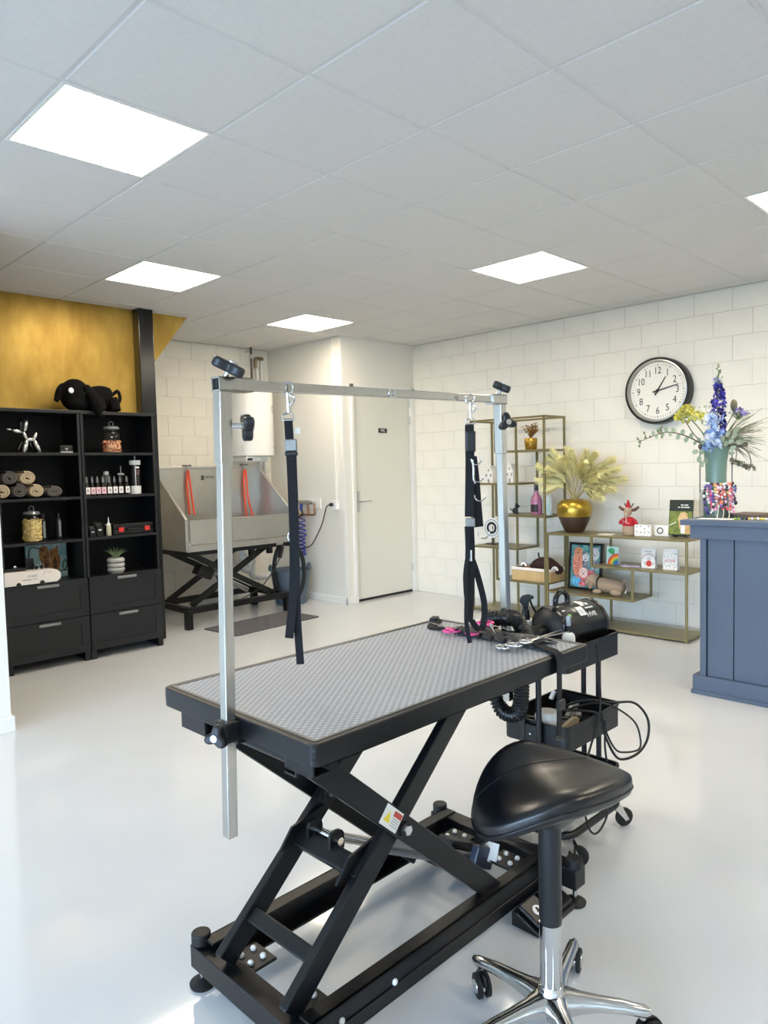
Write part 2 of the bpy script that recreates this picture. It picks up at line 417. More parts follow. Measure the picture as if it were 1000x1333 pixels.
bp = nt.nodes.new('ShaderNodeBump'); bp.inputs['Strength'].default_value = .6; bp.inputs['Distance'].default_value = .002; nt.links.new(h, bp.inputs['Height']); nt.links.new(bp.outputs[0], p.inputs['Normal'])
p.inputs['Roughness'].default_value = .45

TX0, TX1, TY0, TY1, TZ = -.742, .385, -.838, -.203, .83
L = (-.18, -.52, 0)
tb = thing('grooming_table', 'black scissor-lift grooming table with a studded grey top', 'table', L)
Wd(L).bb(TX0+.002, TX1-.002, TY0+.002, TY1-.002, TZ-.042, TZ-.004).obj('table_top', M_black, tb, bev=.012, seg=3)
def rounded(x0, x1, y0, y1, r, n=5):
    out = []
    for cx, cy, a in ((x1-r, y1-r, 0), (x0+r, y1-r, 90), (x0+r, y0+r, 180), (x1-r, y0+r, 270)):
        for k in range(n+1): t = math.radians(a+90*k/n); out.append((cx+r*math.cos(t), cy+r*math.sin(t)))
    return out
def ring(m, o, i, z0, z1):
    N = len(o); vs = [(x, y, z0) for x, y in o] + [(x, y, z0) for x, y in i] + [(x, y, z1) for x, y in o] + [(x, y, z1) for x, y in i]; fs = []
    for k in range(N):
        q = (k+1) % N; fs += [(k, q, N+q, N+k), (2*N+k, 3*N+k, 3*N+q, 2*N+q), (k, 2*N+k, 2*N+q, q), (N+k, N+q, 3*N+q, 3*N+k)]
    return m.add(vs, fs)
ring(Wd(L), rounded(TX0, TX1, TY0, TY1, .022), rounded(TX0+.016, TX1-.016, TY0+.016, TY1-.016, .012), TZ-.05, TZ).obj('rim', M_black, tb, bev=.003)
ring(Wd(L), rounded(TX0+.016, TX1-.016, TY0+.016, TY1-.016, .012), rounded(TX0+.024, TX1-.024, TY0+.024, TY1-.024, .008), TZ-.006, TZ+.001).obj('edge_trim', mat('worn_trim', '6A6A68', .4, .8), tb)
Wd(L).prism(rounded(TX0+.024, TX1-.024, TY0+.024, TY1-.024, .008), (0, 0, TZ-.006), (1, 0, 0), (0, 1, 0), (0, 0, .0055)).obj('studded_mat', M_tmat, tb)
# rails under the top
for y in (-.355, -.70):
    r = Wd(L).bb(-.70, .30, y-.022, y+.022, .772, .78).bb(-.70, .30, y-.022, y-.016, .715, .772).bb(-.70, .30, y-.022, y+.022, .715, .721)
    r.obj('top_rail', M_black, tb, bev=.002)
for x in (-.66, .12): Wd(L).bb(x-.02, x+.02, -.77, -.27, .745, .7875).obj('cross_member', M_black, tb, bev=.003)
# short bracket plates below the left end
for y0, y1, x in ((-.40, -.285, -.735), (-.70, -.80, -.715)):
    Wd(L).bb(x, x+.006, y0, y1, .738, .78).bb(x, x+.05, y0, y1, .738, .744).obj('bracket_plate', M_black, tb, bev=.002)
# scissor arms
PV = Vector((-.345, 0, .462))
def arm(p0, p1, y, name='scissor_arm'):
    return Wd(L).bar((p0[0], y, p0[1]), (p1[0], y, p1[1]), .062, .026, up=(0, 1, 0)).obj(name, M_black, tb, bev=.004)
A0, A1 = (-.675, .757), (.085, .085)
B0, B1 = (-.70, .135), (.0, .765)
for y in (-.700, -.345): arm(A0, A1, y)
for y in (-.664, -.392): arm(B0, B1, y)
def along(a, b, t): return (a[0]+(b[0]-a[0])*t, a[1]+(b[1]-a[1])*t)
def xbar(pt, w_, h_, y0=-.664, y1=-.392):
    return Wd(L).bar((pt[0], y0, pt[1]), (pt[0], y1, pt[1]), w_, h_, up=(-.65, 0, .75)).obj('crossbar', M_black, tb, bev=.004)
xbar((-.455, .376), .052, .034)
q = along(B0, B1, .13); xbar(q, .04, .04)
for pnt in ((A0[0]+.06, A0[1]-.06), (A1[0]-.03, A1[1]+.03), (B1[0]-.03, B1[1]-.03)):
    Wd(L).cyl((pnt[0], -.715, pnt[1]), (pnt[0], -.33, pnt[1]), .012, n=12).obj('shaft', M_black, tb, smooth=40)
# gusset plates at the upper crossbar
for y in (-.645, -.412):
    q = along(B0, B1, .40)
    Wd(L).prism([(-.10, .02), (-.055, .075), (.06, .10), (.04, .03)], (q[0]-.01, y-.004, q[1]-.045), (1, 0, 0), (0, 0, 1), (0, .008, 0)).obj('gusset', M_black, tb)
# pivots
def bolt(x, y, z, r=.015, d=-1):
    b = Wd(L).cyl((x, y, z), (x, y+d*.006, z), r*1.35, n=18).obj('washer', mat('dark_washer', '3A3A3C', .4, .9), tb, smooth=40)
    k = Wd(L).cyl((x, y+d*.004, z), (x, y+d*.014, z), r, r*.9, n=6).obj('bolt', M_chrome, tb)
bolt(PV.x, -.713, PV.z); bolt(PV.x, -.405, PV.z, .012)
# yellow-red warning sticker
dirA = (Vector((A1[0], 0, A1[1]))-Vector((A0[0], 0, A0[1]))).normalized(); ang = math.atan2(dirA.z, dirA.x)
st = bpy.data.objects.new('warning_sticker', Wd((0, 0, 0)).box((0, 0, 0), (.075, .0012, .052)).mesh('warning_sticker', mat('sticker_silver', 'DAD8D0', .5))); COL.objects.link(st); st.parent = tb
st.location = Vector((PV.x-.05, -.7140, PV.z+.047))-Vector(L); st.rotation_euler = (0, -ang, 0)
MB().prism([(-.03, -.014), (-.002, -.014), (-.016, .014)], (0, -.001, 0), (1, 0, 0), (0, 0, 1), (0, .0008, 0)).obj('triangle', mat('sticker_yellow', 'E3C53A', .5), st)
MB().box((.018, -.0008, .014), (.034, .0008, .014)).obj('red_band', mat('sticker_red', 'B5463C', .5), st)
for k in range(4): MB().box((.018, -.0008, .002-.006*k), (.03, .0008, .0022)).obj('print_line', mat('sticker_grey', '9A9893', .6), st)
# base frame
for y, s in ((-.735, 1), (-.275, -1)):
    r = Wd(L).bb(-.69, .33, y, y+s*.008, .05, .14).bb(-.69, .33, y, y+s*.045, .132, .14).bb(-.69, .33, y, y+s*.05, .05, .058).bb(-.69, .33, y-s*.004, y, .088, .092)
    r.obj('base_rail', M_black, tb, bev=.002)
Wd(L).bb(-.715, -.655, -.80, -.245, .055, .118).obj('base_crossbar', M_black, tb, bev=.003)
Wd(L).bb(.30, .36, -.83, -.225, .055, .12).obj('base_crossbar', M_black, tb, bev=.003)
for x, y in ((-.69, -.262), (-.69, -.785), (.325, -.812), (.325, -.25)):
    f_ = Wd(L).lathe([(.034, 0), (.036, .008), (.02, .018), (.012, .022)], (x, y, 0), 20).obj('foot', M_rubber, tb, smooth=40)
    Wd(L).cyl((x, y, .02), (x, y, .056), .008, n=10).obj('foot_stud', M_chrome, tb, smooth=40)
    Wd(L).cyl((x, y, .118), (x, y, .150), .026, n=20).obj('cap', M_rubber, tb, smooth=40, bev=.004)
# hinge plates with white bolt caps
for x, y in ((-.62, -.40), (-.62, -.655), (.235, -.40), (.235, -.62)):
    Wd(L).bb(x-.045, x+.045, y-.05, y+.05, .10, .108).obj('hinge_plate', M_black, tb, bev=.002)
    for dx in (-.02, .02):
        for dy in (-.022, .022):
            Wd(L).sph((x+dx, y+dy, .112), .009, (1, 1, .9), n=10, m=6).obj('bolt_cap', M_whitepl, tb, smooth=60)
for x, y in ((-.60, -.735), (-.42, -.735)): Wd(L).sph((x, y-.002, .10), .009, (1, .7, 1), n=10, m=6).obj('bolt_cap', M_whitepl, tb, smooth=60)
# linear actuator
a0 = Vector((-.43, -.50, .405)); a1 = Vector((.20, -.50, .075)); dd = (a1-a0).normalized()
Wd(L).cyl(a0, a0+dd*.30, .0135, n=18).obj('actuator_rod', M_steel, tb, smooth=40)
Wd(L).cyl(a0+dd*.22, a1, .024, n=20).obj('actuator_tube', mat('grey_tube', '8E8F90', .35, .8), tb, smooth=40)
for y in (-.545, -.455): Wd(L).prism(rounded(-.028, .022, -.035, .032, .02, 4), (a0.x-.005, y-.005, a0.z), (1, 0, 0), (0, 0, 1), (0, .01, 0)).obj('actuator_lug', M_black, tb)
Wd(L).cyl((a0.x, -.555, a0.z), (a0.x, -.445, a0.z), .011, n=12).obj('actuator_pin', M_chrome, tb, smooth=40)
Wd(L).box(a1+Vector((-.03, .05, .025)), (.15, .07, .085), R3(0, .45, 0)).obj('motor_housing', M_plastic, tb, bev=.01)
Wd(L).box(a1+Vector((-.02, -.055, .04)), (.10, .03, .07), R3(0, .45, 0)).obj('power_box', mat('navy_plastic', '2A3145', .35), tb, bev=.006)
Wd(L).box((.205, -.573, .128), (.006, .05, .06), R3(0, .5, .2)).obj('data_label', M_paper, tb)
Wd(L).tube(bez([(.16, -.55, .15), (.19, -.60, .19), (.27, -.66, .165), (.36, -.70, .12), (.42, -.72, .01), (.55, -.66, .006)], 8), .004, 6).obj('power_cable', M_rubber, tb, smooth=60)

# foot pedal beside the base
LP = (.20, -.785, 0)
fp = thing('foot_pedal', 'black double foot pedal on the floor against the table base', 'foot pedal', LP)
MB().prism([(-.045, .001), (.055, .001), (.055, .046), (.035, .046), (-.045, .010)], (-.105, 0, 0), (0, 1, 0), (0, 0, 1), (.21, 0, 0)).obj('body', M_plastic, fp, bev=.003)
for s in (-1, 1):
    MB().box((s*.052, .002, .042), (.085, .085, .016), R3(.42, 0, 0)).obj('pedal', mat('pedal_black', '121316', .4), fp, bev=.006)
    MB().lathe([(.0, 0), (.018, 0), (.018, .0012), (.0, .0012)], (s*.052, -.0055, .0485), 20, R3(.42, 0, 0)).obj('round_mark', M_paper, fp)
    u_ = Vector((0, math.cos(.42), math.sin(.42)))*s
    MB().prism([(-.010, -.004), (.0, -.004), (.0, -.009), (.011, 0), (0, .009), (0, .004), (-.010, .004)], (s*.052, -.006, .0498), u_, (1, 0, 0), (0, -.0004, .0008)).obj('arrow', M_ink, fp)

# ------------------------------------------------------------------ grooming arm frame
PL = Vector((-.758, -.545, 0)); PR = Vector((.402, -.507, 0)); ZL, ZR = 1.600, 1.624
ga = thing('overhead_frame', 'square steel tube overhead grooming frame clamped to both table ends', 'grooming frame', (PL.x, PL.y, .83))
LA = (PL.x, PL.y, .83)
def tubeV(x, y, z0, z1, s, name, m=M_steel, lean=0.0):
    f_ = lambda z_: Vector((x+lean*(z_-.8), y, z_))
    t = Wd(LA).bar(f_(z0), f_(z1), s, s, up=(0, 1, 0))
    return t.obj(name, m, ga, bev=.002)
tubeV(PL.x, PL.y, .545, 1.57, .026, 'post', lean=.022); tubeV(PL.x, PL.y, 1.42, ZL-.016, .031, 'sleeve', lean=.022)
tubeV(PR.x, PR.y, .575, 1.60, .026, 'post', lean=-.026); tubeV(PR.x, PR.y, 1.44, ZR-.016, .031, 'sleeve', lean=-.026)
pa = Vector((PL.x+.018, PL.y, ZL)); pb = Vector((PR.x-.021, PR.y, ZR)); bd = (pb-pa).normalized()
Wd(LA).bar(pa-bd*.006, pb+bd*.0, .024, .024).obj('crossbar', M_steel, ga, bev=.002)
def hollow(p0, p1, s, th):
    m = Wd(LA); d = (p1-p0).normalized(); x = d.cross(Vector((0, 0, 1))).normalized(); z = x.cross(d)
    for o in (x, -x): m.bar(p0+o*(s/2-th/2), p1+o*(s/2-th/2), th, s)
    for o in (z, -z): m.bar(p0+o*(s/2-th/2), p1+o*(s/2-th/2), s, th)
    return m
hollow(pa-bd*.018, pa+bd*.075, .033, .004).obj('bar_sleeve', M_steel, ga)
Wd(LA).bar(pa-bd*.010, pa-bd*.008, .025, .025).obj('bar_plug', M_plastic, ga)
hollow(pb-bd*.06, pb+bd*.022, .033, .004).obj('bar_sleeve', M_steel, ga)
def star_knob(c, ax, r, m, stem, name='clamp_knob', tilt=0):
    ax = Vector(ax).normalized(); u = ax.orthogonal().normalized(); v = ax.cross(u)
    poly = []
    for k in range(36):
        t = 2*math.pi*k/36 + tilt; rr = r*(.74+.26*math.cos(3*t)); poly.append((rr*math.cos(t), rr*math.sin(t)))
    o = Wd(LA).prism(poly, Vector(c)+ax*stem, u, v, ax*.024).obj(name, m, ga, bev=.005, smooth=45)
    Wd(LA).cyl(Vector(c), Vector(c)+ax*stem, .007, n=12).obj('knob_stem', M_chrome, ga, smooth=40)
    Wd(LA).cyl(Vector(c)+ax*(stem+.02), Vector(c)+ax*(stem+.027), r*.28, n=16).obj('knob_insert', M_chrome, ga, smooth=40)
M_knob = mat('grey_black_knob', '1C1D20', .3)
star_knob((PL.x+.026, PL.y, ZL+.016), (.30, -.45, 1), .043, M_knob, .014, tilt=.4)
star_knob((PL.x+.030, PL.y-.004, 1.505), (1, -.45, .02), .036, M_knob, .030)
star_knob((PR.x-.030, PR.y, ZR+.016), (.25, -.35, 1), .034, M_knob, .016, tilt=1)
star_knob((PR.x-.021, PR.y-.016, 1.545), (-.5, -1, .02), .034, M_knob, .010, tilt=.5)
# table clamps
for P_, s in ((PL, -1), (PR, 1)):
    Wd(LA).bb(P_.x-.022, P_.x+.022, P_.y-.024, P_.y+.024, .775, .822).obj('clamp', M_black, ga, bev=.003)
    Wd(LA).bb(P_.x-s*.01, P_.x-s*.075, P_.y-.02, P_.y+.06, .765, .776).obj('clamp_plate', M_black, ga, bev=.002)
star_knob((PL.x-.02, PL.y-.004, .795), (-1, -.5, .05), .030, M_knob, .010, tilt=.3)
# mid hooks on the bar
def torus(c, R, r, u, v, n=20): return arc(c, R, 0, 2*math.pi*(n-1)/n, n-1, u, v)
mid = pa.lerp(pb, .50)
Wd(LA).tube(torus(mid+Vector((0, -.014, 0)), .011, 0, (1, 0, 0), (0, 0, 1)), .0025, 6, closed=True).obj('eye_ring', M_chrome, ga, smooth=60)

# ------------------------------------------------------------------ leads hanging from the arm
side = Vector((.7, -.7, 0))
def lead_top(Lx, X, Z, parent):
    c = Vector((X, -.535, Z))
    y = c.y-.018
    Wd(Lx).tube(torus((X, y, Z-.002), .014, 0, side, (0, 0, 1)), .0032, 6, closed=True).obj('snap_ring', M_chrome, parent, smooth=60)
    Wd(Lx).cyl((X, y, Z-.014), (X+.002, y, Z-.062), .0045, n=10).obj('snap_body', M_chrome, parent, smooth=60)
    Wd(Lx).tube(bez([(X+.003, y, Z-.02), Vector((X, y, Z-.024))+side*.016, Vector((X, y, Z-.038))+side*.012, (X+.003, y, Z-.046)], 5), .003, 6).obj('snap_gate', M_chrome, parent, smooth=60)
    Wd(Lx).tube([Vector((X, y, Z-.062))+side*.004, Vector((X, y, Z-.066))+side*.013, Vector((X, y, Z-.080))+side*.015, Vector((X, y, Z-.080))-side*.015, Vector((X, y, Z-.066))-side*.013], .003, 6, closed=True).obj('d_ring', M_chrome, parent, smooth=60)
    return y
X1 = -.560; LX = (X1, -.55, 1.6)
ld = thing('grooming_lead', 'long black webbing lead with steel buckle hanging at the left of the arm', 'lead', LX)
y = lead_top(LX, X1, 1.604, ld)
Wd(LX).ribbon(bez([(X1, y, 1.527), (X1+.004, y, 1.40), (X1+.005, y, 1.25), (X1-.004, y-.004, 1.1), (X1-.022, y-.004, .985)], 5), .021, .004, side).obj('strap', M_web, ld)
Wd(LX).ribbon(bez([(X1+.006, y-.005, 1.47), (X1+.006, y-.006, 1.25), (X1+.002, y-.008, 1.05), (X1+.006, y-.010, .915)], 6), .019, .004, side).obj('strap', M_web, ld)
Wd(LX).box((X1+.003, y-.004, 1.462), (.030, .012, .030), R3(0, 0, -math.pi/4)).obj('buckle', mat('steel_buckle', '8D8E8C', .5, 1), ld, bev=.003)
Wd(LX).box((X1+.003, y-.004, 1.441), (.031, .013, .010), R3(0, 0, -math.pi/4)).obj('buckle_bar', M_black, ld, bev=.002)
Wd(LX).box((X1+.022, y-.006, 1.498), (.014, .002, .014), R3(0, 0, -math.pi/4)).obj('label_tag', M_paper, ld)
for z in (1.235,): Wd(LX).tube(torus((X1+.007, y+.004, z), .014, 0, side, (0, 0, 1), 16), .0016, 5, closed=True).obj('ring', M_chrome, ld, smooth=60)
X2 = .160; LX = (X2, -.55, 1.6)
hs = thing('grooming_harness', 'black webbing harness with D-rings and a long loop hanging beside the right post', 'harness', LX)
y = lead_top(LX, X2, 1.613, hs)
Wd(LX).ribbon(bez([(X2-.005, y, 1.53), (X2-.006, y, 1.40), (X2-.014, y, 1.24)], 6), .028, .006, side).obj('strap', M_web, hs)
Wd(LX).box((X2-.005, y-.004, 1.478), (.031, .012, .066), R3(0, 0, -math.pi/4)).obj('side_release_buckle', M_plastic, hs, bev=.004)
Wd(LX).ribbon(bez([(X2, y-.004, 1.43), (X2+.012, y-.004, 1.36), (X2+.024, y-.002, 1.27), (X2+.034, y, 1.205)], 6), .030, .006, side).obj('strap', M_web, hs)
for dx, z, r in ((.010, 1.42, .016), (.018, 1.365, .016), (.026, 1.305, .017), (.042, 1.187, .019)):
    Wd(LX).tube(arc((X2+dx-.006, y-.018, z), r, math.radians(-190), math.radians(10), 14, side, (0, 0, 1)), .0026, 6).obj('d_ring', M_chrome, hs, smooth=60)
Wd(LX).tube(bez([(X2-.006, y-.01, 1.42), (X2-.004, y-.012, 1.395), (X2-.004, y-.012, 1.36), (X2+.003, y-.012, 1.345)], 4), .004, 6).obj('snap_hook', M_chrome, hs, smooth=60)
Wd(LX).box((X2-.014, y-.004, 1.222), (.030, .012, .028), R3(0, 0, -math.pi/4)).obj('slide_buckle', mat('steel_buckle', '8D8E8C', .5, 1), hs, bev=.003)
Wd(LX).ribbon(bez([(X2-.014, y, 1.21), (X2-.012, y, 1.10), (X2-.020, y, .98), (X2-.026, y, .905)], 6), .030, .004, lambda t: (.7, -.7+.5*t, 0)).obj('strap', M_web, hs)
Wd(LX).ribbon(bez([(X2-.026, y-.004, 1.205), (X2-.034, y-.004, 1.07), (X2-.040, y-.004, .97), (X2-.044, y-.006, .90), (X2-.032, y-.008, .84)], 8), .014, .004, side).obj('strap', M_web, hs)
Wd(LX).ribbon(bez([(X2-.006, y-.004, 1.10), (X2+.016, y-.006, 1.05), (X2+.044, y-.008, .965), (X2+.046, y-.008, .91), (X2+.030, y-.008, .872), (X2+.006, y-.008, .880), (X2-.018, y-.006, .91)], 10), .020, .0035, lambda t: (.7-.5*t, -.7, .1)).obj('loop', M_web, hs)
Wd(LX).ribbon(bez([(X2-.030, y-.005, 1.12), (X2-.046, y-.006, 1.06), (X2-.044, y-.006, .99)], 8), .014, .0035, side).obj('loop', M_web, hs)
Wd(LX).cyl((X2-.018, y-.007, 1.135), (X2-.018, y-.007, 1.10), .005, n=8).obj('snap_body', M_chrome, hs, smooth=50)

# ------------------------------------------------------------------ saddle stool
HB = Vector((-.195, -1.052, 0)); LS = tuple(HB)
so = thing('saddle_stool', 'black leather saddle stool on a chrome five-star base with casters', 'stool', LS)
M_alum = mat('polished_aluminium', 'CFCFCD', .16, 1.0)
M_leather = mat('black_leather', '0C0D11', .30, bump=.12, bscale=260)
T_ = Vector((.86, -.51, 0)); Lg = Vector((.51, .86, 0))
def seat_top(t, l):                                  # t across, l: + towards the raised cantle
    z = .663 + (.052*(max(l, 0)/.16)**2) + .012*(max(-l, 0)/.17)**2
    z -= (.092 if t < 0 else .016)*(abs(t)/.20)**2.0
    return z
def outline(a):
    ca, sa = math.cos(a), math.sin(a)
    l = .140*sa if sa > 0 else .150*sa
    wdt = .187 if ca < 0 else .216
    t = wdt*(abs(ca)**.86)*(1 if ca > 0 else -1)
    l *= 1 - .42*max(0, t/.20)
    return t, l
NA, NR = 56, 12
def seat_mesh():
    vs = []; fs = []
    def P(t, l, z): return T_*t + Lg*l + Vector((0, 0, z))
    vs.append(P(0, 0, seat_top(0, 0)))
    rows = []
    for k in range(1, NR+1):
        s = k/NR
        row = []
        for a in range(NA):
            t, l = outline(2*math.pi*a/NA); t *= s; l *= s
            z = seat_top(t, l) - (.012*max(0, (s-.75)/.25)**2)
            row.append(len(vs)); vs.append(P(t, l, z))
        rows.append(row)
    for sc_, dz in ((1.012, -.020), (1.012, -.034), (1.0, -.048), (.93, -.058), (.55, -.075), (.2, -.085)):
        row = []
        for a in range(NA):
            t, l = outline(2*math.pi*a/NA)
            z = seat_top(t*min(sc_, 1), l*min(sc_, 1)) + dz
            if sc_ < .9: z = min(z, .60)
            row.append(len(vs)); vs.append(P(t*sc_, l*sc_, z))
        rows.append(row)
    vs.append(P(0, 0, .585)); last = len(vs)-1
    for a in range(NA): fs.append((0, rows[0][a], rows[0][(a+1) % NA])); fs.append((last, rows[-1][(a+1) % NA], rows[-1][a]))
    for i in range(len(rows)-1):
        for a in range(NA): fs.append((rows[i][a], rows[i+1][a], rows[i+1][(a+1) % NA], rows[i][(a+1) % NA]))
    return vs, fs
m = MB(); m.add(*seat_mesh()); seat = m.obj('seat', M_leather, so, smooth=70)
pp = []
for a in range(NA):
    t, l = outline(2*math.pi*a/NA); pp.append(T_*t*1.014 + Lg*l*1.014 + Vector((0, 0, seat_top(t, l)-.036)))
MB().tube(pp, .0028, 6, closed=True).obj('piping', M_leather, seat, smooth=60)
sm = []
for k in range(25):
    t = -.172+.30*k/24; l = .05; sm.append(T_*t + Lg*l + Vector((0, 0, seat_top(t, l)+.0002 - (.006 if abs(t) > .18 else 0))))
MB().tube(sm, .0018, 5).obj('seam', M_leather, seat, smooth=60)
MB().lathe([(.0, .545), (.05, .545), (.085, .585), (.085, .60), (0, .60)], (0, 0, 0), 24).obj('seat_plate', M_plastic, so, smooth=40)
MB().lathe([(.0, .288), (.0255, .288), (.0275, .30), (.0275, .585), (0, .585)], (0, 0, 0), 28).obj('gas_column', mat('column_black', '131518', .4), so, smooth=40)
MB().lathe([(.0, .085), (.027, .085), (.027, .29), (.0, .29)], (0, 0, 0), 28).obj('chrome_sleeve', M_chrome, so, smooth=40)
star = MB().lathe([(0, .062), (.030, .062), (.036, .075), (.038, .105), (.030, .125), (.0275, .135), (0, .135)], (0, 0, 0), 28)
star.obj('hub', M_chrome, so, smooth=50)
MB().lathe([(0, .045), (.018, .045), (.02, .063), (0, .063)], (0, 0, 0), 16).obj('hub_cap', M_steel, so, smooth=40)
def caster(parent, loc, rz, r=.031, m_w=M_rubber, stem=.025):
    c = thing('caster', '', '', loc, rz); c.parent = parent
    MB().cyl((0, 0, r*2+.004), (0, 0, r*2+stem), .009, n=12).obj('caster_stem', M_chrome, c, smooth=40)
    for s in (-1, 1):
        MB().lathe([(0, -.007), (r*.7, -.007), (r, -.004), (r, .004), (r*.7, .007), (0, .007)], (-.018, s*.012, r), 22, R3(math.pi/2, 0, 0)).obj('wheel', m_w, c, smooth=40)
    MB().lathe([(0, -.0205), (r*.55, -.0205), (r*.6, -.018), (r*.6, .018), (r*.55, .0205), (0, .0205)], (-.018, 0, r), 18, R3(math.pi/2, 0, 0)).obj('wheel_cap', M_chrome, c, smooth=40)
    hood = [(-.018+(r+.004)*math.cos(t), r+(r+.004)*math.sin(t)) for t in [math.radians(20+140*k/10) for k in range(11)]]
    inn = [(-.018+(r*.5)*math.cos(t), r+(r*.5)*math.sin(t)) for t in [math.radians(160-140*k/10) for k in range(11)]]
    MB().prism(hood+inn, (0, -.004, 0), (1, 0, 0), (0, 0, 1), (0, .008, 0)).obj('caster_hood', M_plastic, c)
    return c
A_0 = 90
for k, (ra, ca) in enumerate(((.222, 60), (.24, 200), (.215, 150), (.225, 20), (.225, 250))):
    a = math.radians(A_0-72*k); d = Vector((math.cos(a), math.sin(a), 0)); sd = Vector((-d.y, d.x, 0))
    vs = []; fs = []
    prof = [(.015, .034, .062, .122), (.04, .031, .066, .119), (.07, .022, .072, .115), (.11, .0185, .078, .111), (.17, .017, .080, .106), (ra-.02, .0165, .077, .101), (ra+.006, .015, .074, .097), (ra+.018, .008, .078, .093)]
    for x_, hw, z0, z1 in prof:
        zm = (z0+z1)/2
        for sy, zz in ((-hw, zm-.004), (-hw*.7, z1-.004), (0, z1), (hw*.7, z1-.004), (hw, zm-.004), (hw*.7, z0), (-hw*.7, z0)):
            vs.append(d*x_+sd*sy+Vector((0, 0, zz)))
    n_ = 7
    for i in range(len(prof)-1):
        for j in range(n_): fs.append((i*n_+j, i*n_+(j+1) % n_, (i+1)*n_+(j+1) % n_, (i+1)*n_+j))
    fs += [tuple(range(n_)), tuple((len(prof)-1)*n_+j for j in range(n_))]
    mm = MB(); mm.add(vs, fs); mm.obj('base_arm', M_alum, so, smooth=60)
    caster(so, d*ra, math.radians(ca), stem=.024)

# ------------------------------------------------------------------ trolley
CX0, CX1, CY0, CY1 = .487, .875, -.692, -.425
LT = ((CX0+CX1)/2, (CY0+CY1)/2, 0)
M_cart = mat('cart_black', '0D0E11', .42)
tr = thing('utility_trolley', 'black three-tier metal utility trolley at the end of the table', 'trolley', LT)
for zt, hh in ((.765, .085), (.490, .085), (.252, .085)):
    o = rounded(CX0, CX1, CY0, CY1, .03, 5); i = rounded(CX0+.004, CX1-.004, CY0+.004, CY1-.004, .027, 5)
    t = Wd(LT); ring(t, o, i, zt-hh, zt); t.prism(i, (0, 0, zt-hh), (1, 0, 0), (0, 1, 0), (0, 0, .004))
    tray = t.obj('tray', M_cart, tr, smooth=30)
    lip = rounded(CX0-.003, CX1+.003, CY0-.003, CY1+.003, .032, 5)
    ring(Wd(LT), lip, i, zt-.006, zt+.002).obj('tray_lip', M_cart, tray)
for x in (CX0-.016, CX1+.016):
    for dy in (-.032, .032):
        Wd(LT).cyl((x, -.558+dy, .11), (x, -.558+dy, .79), .0105, n=12).obj('upright', M_cart, tr, smooth=40)
    for zz in (.72, .45, .21):
        Wd(LT).bb(x-.004, x+.004, -.60, -.516, zz-.03, zz+.03).obj('tray_bracket', M_cart, tr, bev=.002)
        Wd(LT).sph((x-.006 if x < .6 else x+.006, -.558, zz), .006, n=8, m=5).obj('bolt', M_zinc, tr, smooth=60)
base = [(x, y, .105) for x, y in rounded(CX0-.012, CX1+.012, CY0+.0, CY1-.0, .07, 6)]
Wd(LT).tube(base, .013, 10, closed=True).obj('base_ring', M_cart, tr, smooth=60)
def tcaster(x, y, rz):
    c = thing('caster', '', '', (x-LT[0], y-LT[1], 0), rz); c.parent = tr
    MB().cyl((0, 0, .088), (0, 0, .108), .016, n=14).obj('caster_top', M_chrome, c, smooth=40)
    for s in (-1, 1): MB().prism([(-.05, .03), (-.036, .026), (.012, .08), (.016, .092), (-.016, .092)], (0, s*.016-.0015, 0), (1, 0, 0), (0, 0, 1), (0, .003, 0)).obj('fork', M_chrome, c)
    MB().lathe([(0, -.011), (.028, -.011), (.035, -.006), (.035, .006), (.028, .011), (0, .011)], (-.038, 0, .035), 24, R3(math.pi/2, 0, 0)).obj('wheel', M_rubber, c, smooth=40)
    MB().cyl((-.038, -.018, .035), (-.038, .018, .035), .009, n=10).obj('axle', M_chrome, c, smooth=40)
tcaster(CX1-.01, CY0+.02, math.radians(150)); tcaster(CX0+.03, CY0+.02, math.radians(110)); tcaster(CX1-.02, CY1-.02, math.radians(60)); tcaster(CX0+.03, CY1-.02, math.radians(200))

# dryer in the top tray
DC = Vector((.690, -.565, .812)); ax = Vector((.96, -.15, 0)).normalized(); sdv = Vector((ax.y, -ax.x, 0))
LD = (DC.x, DC.y, .685)
dy_ = thing('pet_dryer', 'black cylindrical pet blow dryer with carry handle and ribbed hose in the trolley top', 'dryer', LD); dy_.scale = (.88, .88, .88)
RX = Matrix((sdv, Vector((0, 0, 1)), ax)).transposed()   # local z -> ax
M_dry = mat('dryer_black', '0E0E0E', .28)
Wd(LD).lathe([(0, -.12), (.072, -.12), (.094, -.105), (.097, -.05), (.097, .155), (.092, .168), (.0, .168)], DC, 36, RX).obj('body', M_dry, dy_, smooth=40)
Wd(LD).lathe([(.0, -.136), (.045, -.136), (.085, -.115), (.098, -.085), (.098, -.02), (.0955, -.02)], DC, 36, RX).obj('front_cap', mat('dryer_grey', '1A1A1C', .45), dy_, smooth=40)
Wd(LD).lathe([(.0985, .150), (.1, .156), (.1, .166), (.0965, .170), (.0, .170)], DC, 36, RX).obj('rear_cap', M_plastic, dy_, smooth=40)
for q_ in (-.06, .11): Wd(LD).box(DC+ax*q_+Vector((0, 0, -.108)), (.13, .02, .036), Matrix((sdv, ax, Vector((0, 0, 1)))).transposed()).obj('stand_foot', M_plastic, dy_, bev=.003)
Wd(LD).cyl(DC-ax*.135, DC-ax*.20, .030, .026, 20).obj('outlet', M_dry, dy_, smooth=40)
hc = DC-ax*.02+Vector((0, 0, .112))
Wd(LD).tube(arc(hc, .038, math.radians(-45), math.radians(225), 22, ax, (0, 0, 1)), .0115, 10).obj('carry_handle', M_plastic, dy_, smooth=60)
